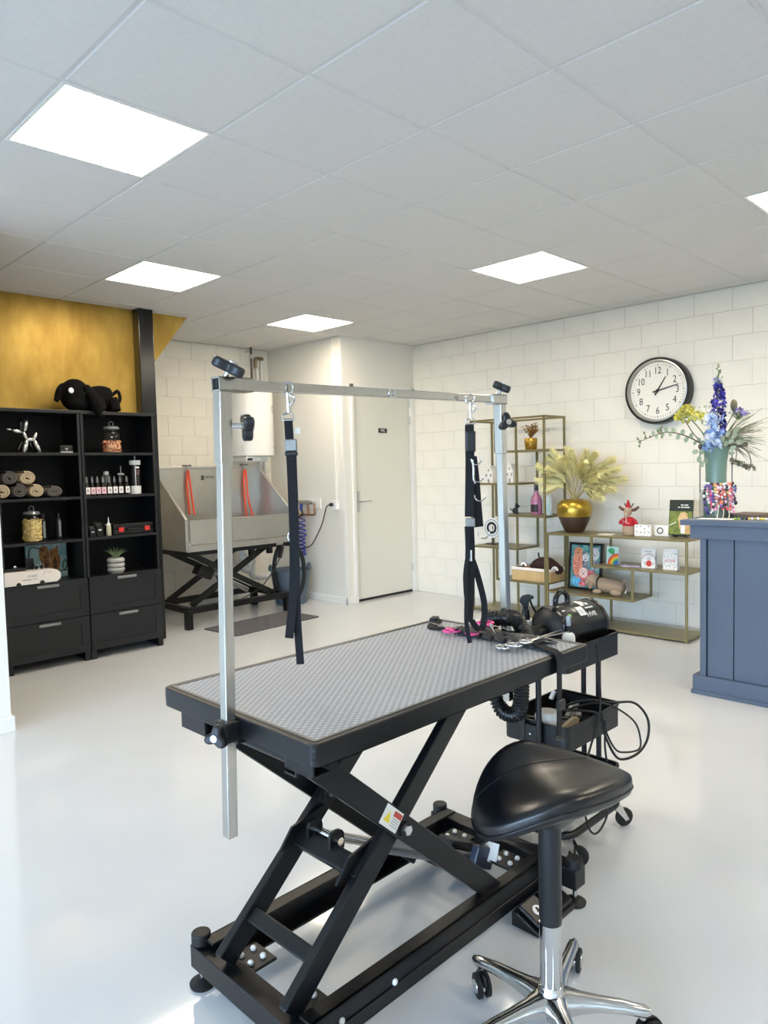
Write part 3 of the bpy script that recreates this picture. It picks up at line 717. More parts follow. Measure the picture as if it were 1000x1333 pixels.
Wd(LD).box(DC-ax*.02+Vector((0, 0, .095)), (.024, .09, .014), Matrix((sdv, ax, Vector((0, 0, 1)))).transposed()).obj('handle_base', M_plastic, dy_, bev=.003)
def onbody(a_, deg, r=.0975):                       # point and normal on the barrel
    t = math.radians(deg); nrm = -sdv*-1*math.cos(t)+Vector((0, 0, 1))*math.sin(t); return DC+ax*a_+nrm*r, nrm
for a_, deg in ((-.098, 110), (-.098, 70), (-.10, 30)):
    q, nn = onbody(a_, deg, .086); Wd(LD).cyl(q, q+nn*.014-ax*.01, .011, .009, 12).obj('control_knob', M_plastic, dy_, smooth=40)
q, nn = onbody(-.107, 130, .074); Wd(LD).sph(q, .012, n=12, m=8).obj('white_knob', M_whitepl, dy_, smooth=60)
q, nn = onbody(-.06, 40); Wd(LD).sph(q, .009, (1, 1, 1), n=10, m=6).obj('green_lamp', mat('green_lamp', '7ED321', .4), dy_, smooth=60)
def curved_label(name, a0_, a1_, d0, d1, m):
    vs = []; n = 8
    for k in range(n+1):
        for a_ in (a0_, a1_):
            q, nn = onbody(a_, d0+(d1-d0)*k/n, .0979); vs.append(q)
    mm = Wd(LD); mm.add(vs, [(2*k, 2*k+1, 2*k+3, 2*k+2) for k in range(n)]); return mm.obj(name, m, dy_)
curved_label('sticker', .005, .045, 35, 62, M_paper)
Mg = mat('label_grey', '8C8C8C', .6)
for k in range(4): curved_label('barcode_line', .010+.008*k, .013+.008*k, 40, 52, Mg)
for a0_, a1_, d0, d1 in ((.05, .075, 62, 92), (.075, .085, 70, 85), (.06, .11, 52, 56), (.085, .10, 64, 72)): curved_label('white_print', a0_, a1_, d0, d1, M_paper)
for k in range(3):
    q, nn = onbody(-.07, 55+22*k, .0985)
    curved_label('dial_mark', -.078, -.062, 56+20*k, 60+20*k, M_paper)
# lettering on the barrel
q, nn = onbody(.075, 34, .0985)
zax = nn; xax = ax; yax = zax.cross(xax)
tx = text('HVR', .032, M_paper, dy_, (0, 0, 0), (0, 0, 0)); tx.rotation_euler = Matrix((xax, yax, zax)).transposed().to_euler(); tx.location = q-Vector(LD)
# ribbed hose: from the outlet over the table end, down and back up in a U
o0 = DC-ax*.20
hp = bez([o0+ax*.02, o0-ax*.04+Vector((0, .0, .004)), (.41, -.515, .880), (.335, -.515, .900), (.320, -.46, .892), (.350, -.42, .865), (.388, -.41, .80), (.398, -.395, .65), (.392, -.43, .53), (.387, -.48, .495), (.387, -.54, .53), (.392, -.55, .70)], 16)
def ribbed(pts, r, pitch, name, parent, Lx, m):
    out = [Vector(pts[0])]; acc = 0; step = pitch/4
    for a_, b_ in zip(pts[:-1], pts[1:]):
        d = (b_-a_).length; u_ = step-acc
        while u_ <= d: out.append(a_.lerp(b_, u_/d)); u_ += step
        acc = d-(u_-step)
    rr = [1.0, 1.0, .80, .80]
    N = len(out)
    mm = Wd(Lx); mm.tube(out, r, 14, rf=lambda t: rr[int(round(t*(N-1))) % 4]); return mm.obj(name, m, parent, smooth=80)
ribbed(hp, .0325, .013, 'ribbed_hose', dy_, LD, M_plastic)

# spray bottle and pump bottle in the top tray
def spray_bottle(loc, label, rz):
    t = thing('spray_bottle', label, 'bottle', loc, rz)
    MB().lathe([(0, 0), (.030, 0), (.032, .006), (.032, .10), (.026, .115), (.015, .125), (.0, .125)], n=24).obj('body', M_plastic, t, smooth=40)
    MB().lathe([(.0325, .096), (.034, .098), (.034, .118), (.0325, .120)], n=24).obj('white_band', M_whitepl, t, smooth=40)
    MB().lathe([(.0, .122), (.017, .122), (.018, .128), (.016, .15), (.012, .155), (0, .155)], n=18).obj('collar', M_plastic, t, smooth=40)
    MB().prism([(-.022, .175), (-.026, .186), (-.014, .200), (.012, .205), (.034, .199), (.034, .191), (.016, .186), (.010, .15), (-.010, .15), (-.012, .168)], (0, -.009, 0), (1, 0, 0), (0, 0, 1), (0, .018, 0)).obj('trigger_head', M_plastic, t, bev=.003)
    MB().tube(bez([(.018, 0, .186), (.026, 0, .168), (.040, 0, .146), (.048, 0, .138)], 5), .0045, 6).obj('trigger', M_plastic, t, smooth=60)
    return t
spray_bottle((.605, -.450, .688), 'black spray bottle with white band standing behind the dryer', math.radians(-55)).scale = (.9, .9, 1.12)
t = thing('pump_bottle', 'white bottle with black pump cap in front of the dryer', 'bottle', (.590, -.640, .688)); t.scale = (.9, .9, 1.12)
MB().lathe([(0, 0), (.024, 0), (.026, .004), (.026, .085), (.022, .097), (.012, .104), (0, .104)], n=24).obj('body', M_whitepl, t, smooth=40)
MB().lathe([(.0, .102), (.0125, .102), (.0135, .106), (.0135, .124), (0, .124)], n=18).obj('collar', M_plastic, t, smooth=40)
MB().lathe([(.0, .124), (.009, .124), (.0095, .150), (.007, .156), (0, .156)], n=14).obj('pump_head', mat('clear_cap', '9FA5A8', .2), t, smooth=40)
MB().lathe([(.0262, .060), (.0265, .0605), (.0265, .066), (.0262, .0665)], n=24).obj('band', Mg, t, smooth=40)

# contents of the middle tray
def simple(name, mb, m, label, cat, loc=(0, 0, 0), rot=(0, 0, 0), group=None, **k):
    return tag(mb.obj(name, m, loc=loc, rot=rot, **k), label, cat, group)
ZT2 = .410
simple('cloth_roll', MB().lathe([(0, 0), (.038, 0), (.044, .01), (.044, .09), (.036, .105), (0, .105)], n=20), mat('pale_cloth', 'C9CBCB', .95, var=.12, vscale=40, bump=.6, bscale=90),
       'pale grey roll of cloth in the middle trolley tray', 'cloth', (.548, -.575, ZT2), smooth=50)
cb = thing('slicker_brush', 'wooden-handled brush lying in the middle trolley tray', 'brush', (.70, -.60, ZT2+.025), .5)
MB().tube([(-.09, 0, 0), (.0, 0, .004), (.03, 0, .006)], .011, 10).obj('handle', mat('beech_wood', 'C79E6B', .5, var=.1, vscale=20), cb, smooth=50)
MB().box((.06, 0, .006), (.07, .045, .014)).obj('head', M_plastic, cb, bev=.003)
MB().box((.06, 0, .016), (.062, .038, .010)).obj('bristles', mat('bristle_grey', '6A6B6C', .6), cb)
for k, (x, y, rz, col, lab) in enumerate(((.63, -.52, 2.2, '2A2C30', 'black comb handle lying across the middle trolley tray'), (.76, -.54, .4, '8B8C8E', 'grey clipper comb lying in the middle trolley tray'), (.60, -.62, .2, 'B9A98C', 'tan wooden comb at the near corner of the middle trolley tray'))):
    c = thing('grooming_comb', lab, 'comb', (x, y, ZT2+.045+.004*k), rz, 'combs in the trolley tray')
    mm = mat('comb_%d' % k, col, .45)
    MB().box((0, 0, 0), (.16, .012, .008)).obj('spine', mm, c, bev=.002)
    te = MB()
    for j in range(16): te.box((-.072+.0096*j, -.016, 0), (.0022, .022, .004))
    tag(te.obj('teeth', mm, c), kind='stuff')
cl = thing('clipper', 'black cordless clipper in the middle trolley tray', 'clipper', (.60, -.655, ZT2+.025), .1)
MB().prism(rounded(-.075, .075, -.02, .02, .015, 4), (0, 0, -.018), (1, 0, 0), (0, 1, 0), (0, 0, .036)).obj('body', M_plastic, cl, bev=.006)
MB().box((.085, 0, .0), (.02, .036, .01)).obj('blade', M_steel, cl)
simple('cable_plug', MB().box((0, 0, 0), (.018, .012, .035)), M_paper, 'white label tag on the cable in the middle tray', 'tag', (.745, -.475, .505), (.3, .4, .2))
# looped cables hanging over the tray edge
LC = (.86, -.70, .5)
cab = thing('power_cable', 'black power cable hanging in big loops over the trolley side', 'cable', LC)
Wd(LC).tube(bez([(.70, -.50, .46), (.76, -.60, .505), (.80, -.70, .51), (.90, -.735, .49), (.955, -.76, .42), (.93, -.77, .35), (.86, -.76, .31), (.77, -.735, .315), (.71, -.72, .40), (.69, -.70, .49), (.66, -.66, .505), (.60, -.60, .51)], 10), .0048, 7).obj('cable', M_rubber, cab, smooth=60)
Wd(LC).tube(bez([(.72, -.55, .47), (.75, -.66, .512), (.80, -.715, .49), (.89, -.74, .42), (.915, -.75, .35), (.90, -.75, .315), (.82, -.74, .325), (.76, -.73, .35), (.72, -.715, .42), (.71, -.70, .492)], 10), .0036, 7).obj('cable', M_rubber, cab, smooth=60)
Wd(LC).tube(bez([(.64, -.72, .77), (.655, -.722, .66), (.66, -.722, .52), (.60, -.716, .40), (.555, -.714, .33), (.53, -.72, .27), (.55, -.735, .14), (.60, -.74, .10), (.68, -.735, .13), (.70, -.73, .2)], 10), .0038, 7).obj('cable', M_rubber, cab, smooth=60)
Wd(LC).tube(bez([(.71, -.715, .47), (.705, -.716, .38), (.715, -.716, .30), (.68, -.71, .255), (.66, -.66, .24)], 8), .0038, 7).obj('cable', M_rubber, cab, smooth=60)

# ------------------------------------------------------------------ scissor holster and scissors on the table
LH = (.27, -.52, TZ)
ho = thing('tool_holster', 'black webbing tool holster with pouch lying across the table end', 'holster', LH)
z = TZ+.004
hpts = [(.345, -.225, z), (.33, -.25, z+.001), (.245, -.30, z), (.255, -.36, z+.002), (.285, -.43, z+.004), (.29, -.52, z+.006), (.265, -.60, z+.008)]
Wd(LH).ribbon(bez(hpts, 6), .034, .004, (1, .25, 0)).obj('belt', M_web, ho)
Wd(LH).box((.335, -.232, TZ+.009), (.05, .028, .016), R3(0, 0, .5)).obj('belt_buckle', M_plastic, ho, bev=.004)
M_pouch = mat('charcoal_leather', '2C2D2F', .55, bump=.3, bscale=200)
vs = []; fs = []; nu, nv = 10, 8
for i in range(nu+1):
    for j in range(nv+1):
        u_, v_ = i/nu, j/nv
        base_ = Vector((.225, -.42, 0)).lerp(Vector((.215, -.735, 0)), u_) + Vector((.118, .0, 0))*v_ + Vector((0, -.02, 0))*v_
        zz = TZ+.004 + .026*math.sin(math.pi*min(1, v_*1.05))*(.65+.35*math.sin(u_*9.0)) * (1-.15*u_)
        vs.append((base_.x, base_.y, zz))
for i in range(nu):
    for j in range(nv): fs.append((i*(nv+1)+j, (i+1)*(nv+1)+j, (i+1)*(nv+1)+j+1, i*(nv+1)+j+1))
mm = Wd(LH); mm.add(vs, fs); pz_ = mm.obj('pouch', M_pouch, ho, smooth=60); sol = pz_.modifiers.new('th', 'SOLIDIFY'); sol.thickness = .003; sol.offset = -1
for k in range(6):
    u_ = .08+.16*k; b_ = Vector((.225, -.42, 0)).lerp(Vector((.215, -.735, 0)), u_)
    Wd(LH).ribbon(bez([(b_.x-.004, b_.y+.015, TZ+.006), (b_.x-.012, b_.y, TZ+.028), (b_.x-.002, b_.y-.018, TZ+.024), (b_.x+.004, b_.y-.028, TZ+.008)], 5), .020, .003, (1, 0, .2)).obj('tool_loop', M_pouch, ho)
Wd(LH).ribbon(bez([(.235, -.735, TZ+.012), (.225, -.78, TZ+.008), (.205, -.822, TZ+.008), (.190, -.846, TZ-.004), (.186, -.849, TZ-.06), (.185, -.849, .70), (.184, -.848, .60)], 8), .034, .004, (1, .2, 0)).obj('hanging_strap', M_web, ho)
Wd(LH).box((.186, -.853, .688), (.040, .010, .030)).obj('strap_buckle', M_plastic, ho, bev=.003)
Wd(LH).box((.17, -.853, .592), (.055, .012, .012), R3(0, .25, 0)).obj('strap_hook', M_plastic, ho, bev=.003)
M_pink = mat('pink_handles', 'F0559B', .4)
def scissors(loc, rz, mh, label, open_=.22, L_=.075, grp=None, tilt=0):
    s = thing('scissors', label, 'scissors', loc, rz, grp)
    s.rotation_euler = (0, tilt, rz); s.scale = (1.25, 1.25, 1.0)
    for k in (-1, 1):
        d = Vector((math.cos(k*open_), math.sin(k*open_), 0))
        MB().prism([(0, -.004), (L_*1.1, -.0006), (L_*1.1, .0006), (0, .004)], (0, 0, .001*k), d, Vector((-d.y, d.x, 0)), (0, 0, .0018)).obj('blade', M_steel, s)
        e = Vector((-math.cos(-k*open_), -math.sin(-k*open_)*1, 0))
        MB().tube([Vector((0, 0, 0)), e*L_*.38], .0034, 6).obj('shank', M_steel if mh is M_chrome else M_pink, s, smooth=60)
        c = e*(L_*.38+.013)+Vector((0, k*-.002, 0))
        MB().tube([c+Vector((.0155*math.cos(t), .0115*math.sin(t), 0)) for t in [2*math.pi*q/16 for q in range(16)]], .0034, 6, closed=True).obj('finger_ring', mh, s, smooth=60)
    MB().cyl((0, 0, -.003), (0, 0, .005), .004, n=10).obj('pivot_screw', M_chrome, s, smooth=40)
    return s
G_ = 'scissors spread on the grooming table'
scissors((.235, -.375, TZ+.014), math.radians(60), M_pink, 'pink-handled scissors farthest left on the table', .3, grp=G_)
scissors((.235, -.455, TZ+.016), math.radians(75), M_pink, 'pink-handled scissors lying under the end of the hanging harness strap', .28, grp=G_)
scissors((.262, -.545, TZ+.040), math.radians(-120), M_pink, 'pink-handled scissors tucked into the pouch nearest the ribbed hose', .3, grp=G_)
scissors((.195, -.665, TZ+.012), math.radians(15), M_chrome, 'steel scissors lying farthest left below the pouch', .22, grp=G_)
scissors((.215, -.705, TZ+.020), math.radians(5), M_chrome, 'steel scissors with open rings at the near table edge of the holster', .2, grp=G_)
scissors((.255, -.735, TZ+.028), math.radians(-5), M_chrome, 'long steel scissors pointing toward the right table corner', .1, .10, grp=G_)
# ------------------------------------------------------------------ dark cabinets
M_cab = mat('cabinet_black_brown', '111317', .38, bump=.05, bscale=80)
M_cabin = mat('cabinet_inside', '050609', .55, spec=.25)
M_alu = mat('grey_handle', '8F9092', .35, .6)
CF, CBk = 3.46, 3.765
def cabinet(x0, label):
    W_ = .594; Lc = (x0+W_/2, CF, 0)
    c = thing('cabinet', label, 'cabinet', Lc, 0, 'cabinets along the gold wall')
    for x in (x0+.011, x0+W_-.011): Wd(Lc).bb(x-.010, x+.010, CF+.006, CBk, .0, 1.862).obj('side_panel', M_cab, c, bev=.001)
    for x in (x0+.022, x0+W_-.022): Wd(Lc).bb(x-.02, x+.02, CF+.002, CF+.045, 0, .078).obj('foot', M_cab, c)
    Wd(Lc).bb(x0-.002, x0+W_+.002, CF-.006, CBk, 1.862, 1.886).obj('top_board', M_cab, c, bev=.002)
    Wd(Lc).bb(x0+.02, x0+W_-.02, CBk-.012, CBk-.002, .06, 1.862).obj('back_panel', M_cabin, c)
    for z in (1.573, 1.246, .930, .632): Wd(Lc).bb(x0+.0215, x0+W_-.0215, CF+.004, CBk-.013, z-.02, z).obj('shelf', M_cab, c, bev=.001)
    Wd(Lc).bb(x0+.0215, x0+W_-.0215, CF+.012, CBk-.013, .078, .095).obj('bottom_board', M_cab, c)
    for z0, z1 in ((.350, .628), (.072, .345)):
        y = CF-.012
        d = Wd(Lc)
        d.bb(x0+.004, x0+W_-.004, y+.006, y+.022, z0, z1)
        for a, b, e, f_ in ((x0+.004, x0+.062, z0, z1), (x0+W_-.062, x0+W_-.004, z0, z1), (x0+.062, x0+W_-.062, z0, z0+.055), (x0+.062, x0+W_-.062, z1-.055, z1)):
            d.bb(a, b, y, y+.006, e, f_)
        dr_ = d.obj('drawer', M_cab, c)
        b_ = Wd(Lc).bb(x0+.07, x0+.072, y+.02, CBk-.03, z0+.03, z1-.08).bb(x0+W_-.072, x0+W_-.07, y+.02, CBk-.03, z0+.03, z1-.08).bb(x0+.07, x0+W_-.07, y+.02, CBk-.03, z0+.03, z0+.04)
        b_.obj('drawer_box', M_cabin, dr_)
        xc = x0+W_/2-.0
        Wd(Lc).bb(xc-.078, xc+.078, y-.018, y, z1-.032, z1-.012).obj('handle', M_alu, dr_, bev=.004)
    return c
cabinet(-.006, 'black two-drawer open cabinet at far left holding the towels')
cabinet(.592, 'black two-drawer open cabinet next to the black post')
Z1, Z2, Z3, Z4, ZTOP = 1.573, 1.246, .930, .632, 1.886

# plush black dog on top
M_plush = mat('black_plush', '040405', .95, bump=.6, bscale=120, spec=.2)
pd = thing('plush_dog', 'black plush dog with long ears and white eyes lying on the cabinet top', 'toy', (.69, 3.57, ZTOP)); pd.scale = (1.12, 1.0, 1.2)
m = MB()
m.sph((-.085, -.03, .10), .105, (.95, .85, .98), n=20, m=14).sph((-.085, -.05, .055), .075, (1.1, .95, .75), n=18, m=12)
m.tube(bez([(-.05, 0, .07), (.04, .01, .085), (.12, .02, .10), (.18, .02, .09)], 6), .075, 16, rf=lambda t: .9+.12*math.sin(math.pi*t)-.35*max(0, t-.85)/.15)
for x, y in ((.17, -.04), (.17, .06), (.06, -.06), (.05, .08)): m.tube([(x, y, .09), (x+.012, y-.012, .04), (x+.014, y-.02, .012)], .034, 12, rf=lambda t: 1.0)
m.sph((.05, -.085, .022), .030, (1.5, 1.0, .72), n=12, m=8)
b = m.obj('body', M_plush, pd, smooth=80)
MB().tube(bez([(.195, .02, .12), (.235, .02, .145), (.245, .01, .10), (.225, 0, .06)], 6), .012, 8).obj('tail', M_plush, pd, smooth=80)
MB().tube(bez([(-.14, .0, .16), (-.185, -.03, .11), (-.215, -.04, .06)], 6), .03, 10, rf=lambda t: .55+.6*math.sin(math.pi*min(1, t+.1))*(1-.4*t)).obj('ear', M_plush, pd, smooth=80)
MB().tube(bez([(-.04, -.10, .15), (.0, -.135, .08), (.035, -.145, .0), (.045, -.15, -.01)], 6), .035, 10, rf=lambda t: .6+.5*math.sin(math.pi*min(1, t*.9+.05))).obj('ear', M_plush, pd, smooth=80)
for x, y, zz in ((-.138, -.108, .122), (-.034, -.112, .115)): MB().sph((x, y, zz), .018, (1, .5, 1), n=14, m=8).obj('eye', mat('eye_white', 'F5F5F5', .4), pd, smooth=80)

# balloon dog figurine
M_bal = mat('black_mirror_glaze', '1A1A1C', .06, coat=1.0, spec=1.0)
M_bal2 = mat('silver_mirror_glaze', 'E8E8E8', .12, .9)
bd_ = thing('balloon_dog', 'shiny black and silver balloon dog figurine on the top left shelf', 'figurine', (.215, 3.56, Z1))
def bal(p0, p1, r, m, nm):
    p0 = Vector(p0); p1 = Vector(p1); d = p1-p0; R = d.to_track_quat('Z', 'Y').to_matrix()
    MB().sph((p0+p1)/2, 1, (r, r, d.length/2), R, n=16, m=12).obj(nm, m, bd_, smooth=80)
bal((-.005, 0, .15), (-.075, -.005, .165), .016, M_bal2, 'muzzle'); bal((-.075, -.005, .165), (-.112, -.005, .172), .006, M_bal2, 'nose')
bal((-.010, .015, .16), (.0, .02, .255), .018, M_bal, 'ear'); bal((.005, -.02, .155), (.025, -.02, .245), .016, M_bal2, 'ear')
bal((.0, 0, .16), (.022, 0, .10), .015, M_bal2, 'neck'); bal((.018, 0, .098), (.07, 0, .098), .018, M_bal2, 'torso')
bal((.07, 0, .09), (.095, 0, .155), .015, M_bal2, 'tail')
for y, m_ in ((-.022, M_bal2), (.022, M_bal)):
    bal((.022, y*.5, .10), (-.01, y, .0), .020, m_, 'front_leg'); bal((.07, y*.5, .10), (.105, y, .0), .018, m_, 'hind_leg')
bal((.05, .03, .10), (.085, .045, .0), .018, M_bal, 'hind_leg'); bal((.015, .03, .10), (-.04, .045, .0), .018, M_bal, 'front_leg')
# small black gift box
gb = thing('gift_box', 'small black box with a paw stamp beside the balloon dog', 'box', (.505, 3.55, Z1))
MB().bb(-.045, .045, -.03, .03, 0, .055).obj('body', M_plastic, gb, bev=.002)
for q in range(3): MB().sph((-.01+.01*q, -.031, .036), .003, n=8, m=5).obj('paw_toe', M_paper, gb)
MB().sph((0, -.031, .026), .007, (1, .3, .8), n=10, m=6).obj('paw_pad', M_paper, gb)
MB().bb(-.046, .046, -.032, -.03, 0, .012).obj('silver_band', M_zinc, gb)

# glass jars
G_jar = glassmat('jar_glass', 'FCFDFD', .015)
def jar(loc, r, hgt, fill, m1, m2, label):
    t = thing('treat_jar', label, 'jar', loc)
    MB().lathe([(0, .001), (r*.96, .001), (r, .01), (r, hgt*.78), (r*.86, hgt*.9), (r*.74, hgt*.94), (r*.76, hgt)], n=28, caps=False).obj('glass', G_jar, t, smooth=40)
    MB().lathe([(0, hgt), (r*.80, hgt), (r*.82, hgt+.006), (r*.70, hgt+.02), (r*.25, hgt+.028), (0, hgt+.028)], n=28).obj('lid', mat('lid_glass', '8E9496', .15, .2), t, smooth=40)
    MB().tube(arc((0, 0, hgt+.042), .018, 0, 2*math.pi*15/16, 15, (1, 0, 0), (0, 0, 1)), .004, 6, closed=True).obj('knob', mat('lid_glass', '8E9496'), t, smooth=60)
    rnd = random.Random(hash(label) % 1000 if False else int(r*10000))
    for mi, mm in enumerate((m1, m2)):
        f_ = MB(); n_ = 170
        for k in range(n_):
            a = rnd.uniform(0, 6.283); rr = (r-.010)*math.sqrt(rnd.uniform(.55, 1)); zz = rnd.uniform(.010, fill)
            f_.box((rr*math.cos(a), rr*math.sin(a), zz), (.013, .009, .007), R3(rnd.uniform(0, 3), rnd.uniform(0, 3), rnd.uniform(0, 3)))
        if mi == 0: f_.lathe([(0, .006), (r*.82, .006), (r*.82, fill-.008), (0, fill-.004)], n=18)
        tag(f_.obj('treats', mm, t), kind='stuff')
    return t
jar((.872, 3.56, Z1), .076, .185, .092, mat('kibble_tan', 'D8A67A', .7, var=.2, vscale=60), mat('kibble_red', 'A14A34', .7), 'lidded glass jar half full of pink and tan dog treats')
jar((.245, 3.56, Z3), .073, .20, .165, mat('biscuit_cream', 'E3CD8C', .7, var=.15, vscale=60), mat('biscuit_yellow', 'C9A95A', .7), 'lidded glass jar full of pale yellow dog biscuits')

# rolled towels
M_tb = mat('towel_beige', 'B7A68C', .95, bump=.8, bscale=160, var=.08, vscale=30)
M_tg = mat('towel_grey', '5B5654', .95, bump=.8, bscale=160, var=.08, vscale=30)
def towel(x, z, r, m, label, flat=.85):
    t = thing('rolled_towel', label, 'towel', (x, 3.50, z), 0, 'rolled towels on the cabinet shelf')
    pts = []
    turns = 2.3; n = 60
    for k in range(n+1):
        a = 2*math.pi*turns*k/n; rr = r*.16+(r-.012-r*.16)*k/n; pts.append((rr*math.cos(a), 0, rr*flat*math.sin(a)))
    lay = MB(); N = len(pts)
    vs = []; fs = []
    for i, p_ in enumerate(pts):
        d = Vector(pts[min(i+1, N-1)])-Vector(pts[max(i-1, 0)]); d.normalize(); nn = Vector((-d.z, 0, d.x))
        for y_, s_ in ((.0, .5), (-.006, 1), (-.006, -1), (0, -.5)) if False else ((0, 1), (-.006, .55), (-.006, -.55), (0, -1)):
            vs.append(Vector(p_)+nn*s_*r*.16+Vector((0, y_, 0)))
        vs.append(Vector(p_)+nn*-1*r*.16+Vector((0, .2, 0))); vs.append(Vector(p_)+nn*r*.16+Vector((0, .2, 0)))
    for i in range(N-1):
        for k in range(6): fs.append((i*6+k, i*6+(k+1) % 6, i*6+6+(k+1) % 6, i*6+6+k))
    fs += [tuple(range(5, -1, -1)), tuple((N-1)*6+k for k in range(6))]
    lay.add(vs, fs); lay.obj('roll', m, t, smooth=60)
    return t
for x, z, r, m, l, fl in ((.035, Z2+.054, .060, M_tb, 'rolled beige towel at the far left of the bottom towel row', .9), (.148, Z2+.056, .060, M_tg, 'rolled grey towel in the bottom row between two beige ones', .95),
                          (.262, Z2+.052, .062, M_tb, 'rolled beige towel in the bottom row under another beige one', .84), (.388, Z2+.043, .068, M_tg, 'rolled grey towel lying alone at the right of the pile', .62),
                          (.085, Z2+.150, .062, M_tg, 'rolled grey towel in the upper row of the pile', .85), (.205, Z2+.148, .065, M_tb, 'rolled beige towel on top of the pile', .80)):
    towel(x, z, r, m, l, fl)

# product bottles
M_glassb = mat('dark_bottle', '14110F', .15)
M_lab = mat('pale_pink_label', 'F1E3E6', .6)
def product(x, label, m_l):
    t = thing('product_bottle', label, 'bottle', (x, 3.54, Z2), 0, 'small labelled bottles in a row')
    MB().lathe([(0, 0), (.0165, 0), (.0175, .003), (.0175, .075), (.014, .086), (.0085, .093), (.0085, .10), (0, .10)], n=18).obj('glass', M_glassb, t, smooth=40)
    MB().lathe([(0, .098), (.0105, .098), (.0105, .122), (.0085, .128), (.005, .145), (0, .147)], n=14).obj('cap', mat('clear_grey_cap', '6E7072', .25), t, smooth=40)
    MB().bb(-.0175, .0175, -.0195, -.0178, .012, .064).obj('paper_label', m_l, t)
    mk = mat('label_brown_ink', '7A4B56', .6)
    MB().sph((0, -.0197, .036), .006, (1, .15, .8), n=10, m=6).obj('paw_pad', mk, t)
    for q in (-1, 0, 1): MB().sph((q*.006, -.0197, .046-abs(q)*.002), .0025, (1, .2, 1), n=8, m=5).obj('paw_toe', mk, t)
wl_ = mat('white_label', 'F0EEEE', .6); pk_ = mat('pink_label', 'EFC6D0', .6)
ords = ['leftmost', 'second', 'third', 'fourth', 'fifth', 'sixth', 'seventh', 'rightmost']
for k, (x, ml) in enumerate(zip((.650, .692, .733, .776, .823, .868, .914, .968), (wl_, pk_, pk_, pk_, wl_, wl_, wl_, wl_))):
    nm = {'leftmost': 'leftmost small dark bottle of the labelled row', 'rightmost': 'rightmost small dark bottle of the labelled row'}.get(ords[k], '%s small dark bottle from the left in the labelled row' % ords[k])
    product(x, nm, ml)
t = thing('lotion_bottle', 'clear squat bottle with white flip cap behind the small bottles', 'bottle', (.845, 3.63, Z2))
MB().lathe([(0, 0), (.035, 0), (.037, .005), (.037, .13), (.030, .15), (.014, .158), (0, .158)], n=22).obj('body', mat('frosted_grey', '5C6062', .3), t, smooth=40)
MB().lathe([(0, .157), (.02, .157), (.02, .178), (.016, .184), (0, .184)], n=18).obj('cap', M_whitepl, t, smooth=40)
t = thing('mist_bottle', 'dark bottle with thin white-collared sprayer behind the small bottles', 'bottle', (.962, 3.62, Z2))
MB().lathe([(0, 0), (.026, 0), (.028, .004), (.028, .145), (.014, .155), (0, .155)], n=20).obj('body', M_glassb, t, smooth=40)
MB().lathe([(0, .154), (.026, .154), (.026, .163), (.016, .170), (0, .170)], n=20).obj('collar', M_whitepl, t, smooth=40)
MB().cyl((0, 0, .168), (0, 0, .225), .0035, n=8).obj('spout', M_zinc, t)
t = thing('shampoo_dispenser', 'large dark bottle with white cap and white base band', 'bottle', (1.055, 3.56, Z2))
MB().lathe([(0, .0), (.038, .0), (.038, .235), (.0, .235)], n=26).obj('body', mat('smoky_bottle', '2A2528', .2), t, smooth=40)
MB().lathe([(.0385, 0), (.041, .002), (.041, .062), (.0385, .064)], n=26).obj('base_band', M_whitepl, t, smooth=40)
MB().lathe([(0, .232), (.043, .232), (.044, .236), (.044, .264), (.042, .268), (0, .268)], n=26).obj('cap', M_whitepl, t, smooth=40)
MB().cyl((0, 0, .266), (0, 0, .315), .004, n=8).obj('spout', M_zinc, t)
for k, (zz, w_) in enumerate(((.205, .03), (.185, .036), (.17, .034), (.155, .03))): MB().bb(-.015, -.015+w_, -.0395, -.0385, zz, zz+(.012 if k == 0 else .004)).obj('print_line', M_paper if k == 0 else mat('pinkish_print', '8D6E78', .6), t)
MB().bb(-.019, -.0165, -.040, -.0385, .06, .232).obj('label_edge', M_paper, t)

# row with cases
for k, (x, w_, h_, l) in enumerate(((.668, .044, .082, 'left of two small black sample boxes'), (.724, .052, .108, 'taller black sample box with open lid'))):
    t = thing('sample_box', l, 'box', (x, 3.54, Z3), 0, 'small black sample boxes')
    MB().bb(-w_/2, w_/2, -.03, .03, 0, h_*.75).obj('body', M_plastic, t, bev=.002)
    MB().box((0, .01 if k == 0 else .02, h_*.86), (w_*.96, .05, h_*.22), R3(.25 if k else 0, 0, 0)).obj('lid', mat('dark_grey_lid', '3B3B3D', .5, var=.2, vscale=200), t, bev=.002)
    MB().bb(-w_*.22, w_*.22, -.0315, -.03, h_*.42, h_*.52).obj('label', M_paper, t)
t = thing('dropper_bottle', 'small cream squeeze bottle with white pointed nozzle', 'bottle', (.802, 3.53, Z3))
MB().lathe([(0, 0), (.018, 0), (.019, .003), (.019, .065), (.014, .078), (0, .078)], n=18).obj('body', mat('cream_liquid', 'CFCBAA', .4), t, smooth=40)
MB().lathe([(0, .077), (.016, .077), (.015, .092), (.006, .1), (.004, .13), (.0015, .145), (0, .145)], n=14).obj('nozzle', M_whitepl, t, smooth=40)
MB().box((-.02, 0, .085), (.014, .006, .006)).obj('cap_strap', M_whitepl, t)
t = thing('tool_case', 'flat black carrying case with two red latches', 'case', (.995, 3.57, Z3))
MB().bb(-.165, .165, -.07, .09, 0, .042).obj('case_base', M_plastic, t, bev=.006)
MB().bb(-.165, .165, -.07, .09, .044, .085).obj('case_lid', M_plastic, t, bev=.008)
for x in (-.108, .11): MB().bb(x-.021, x+.021, -.078, -.068, .022, .058).obj('latch', M_red, t, bev=.002)
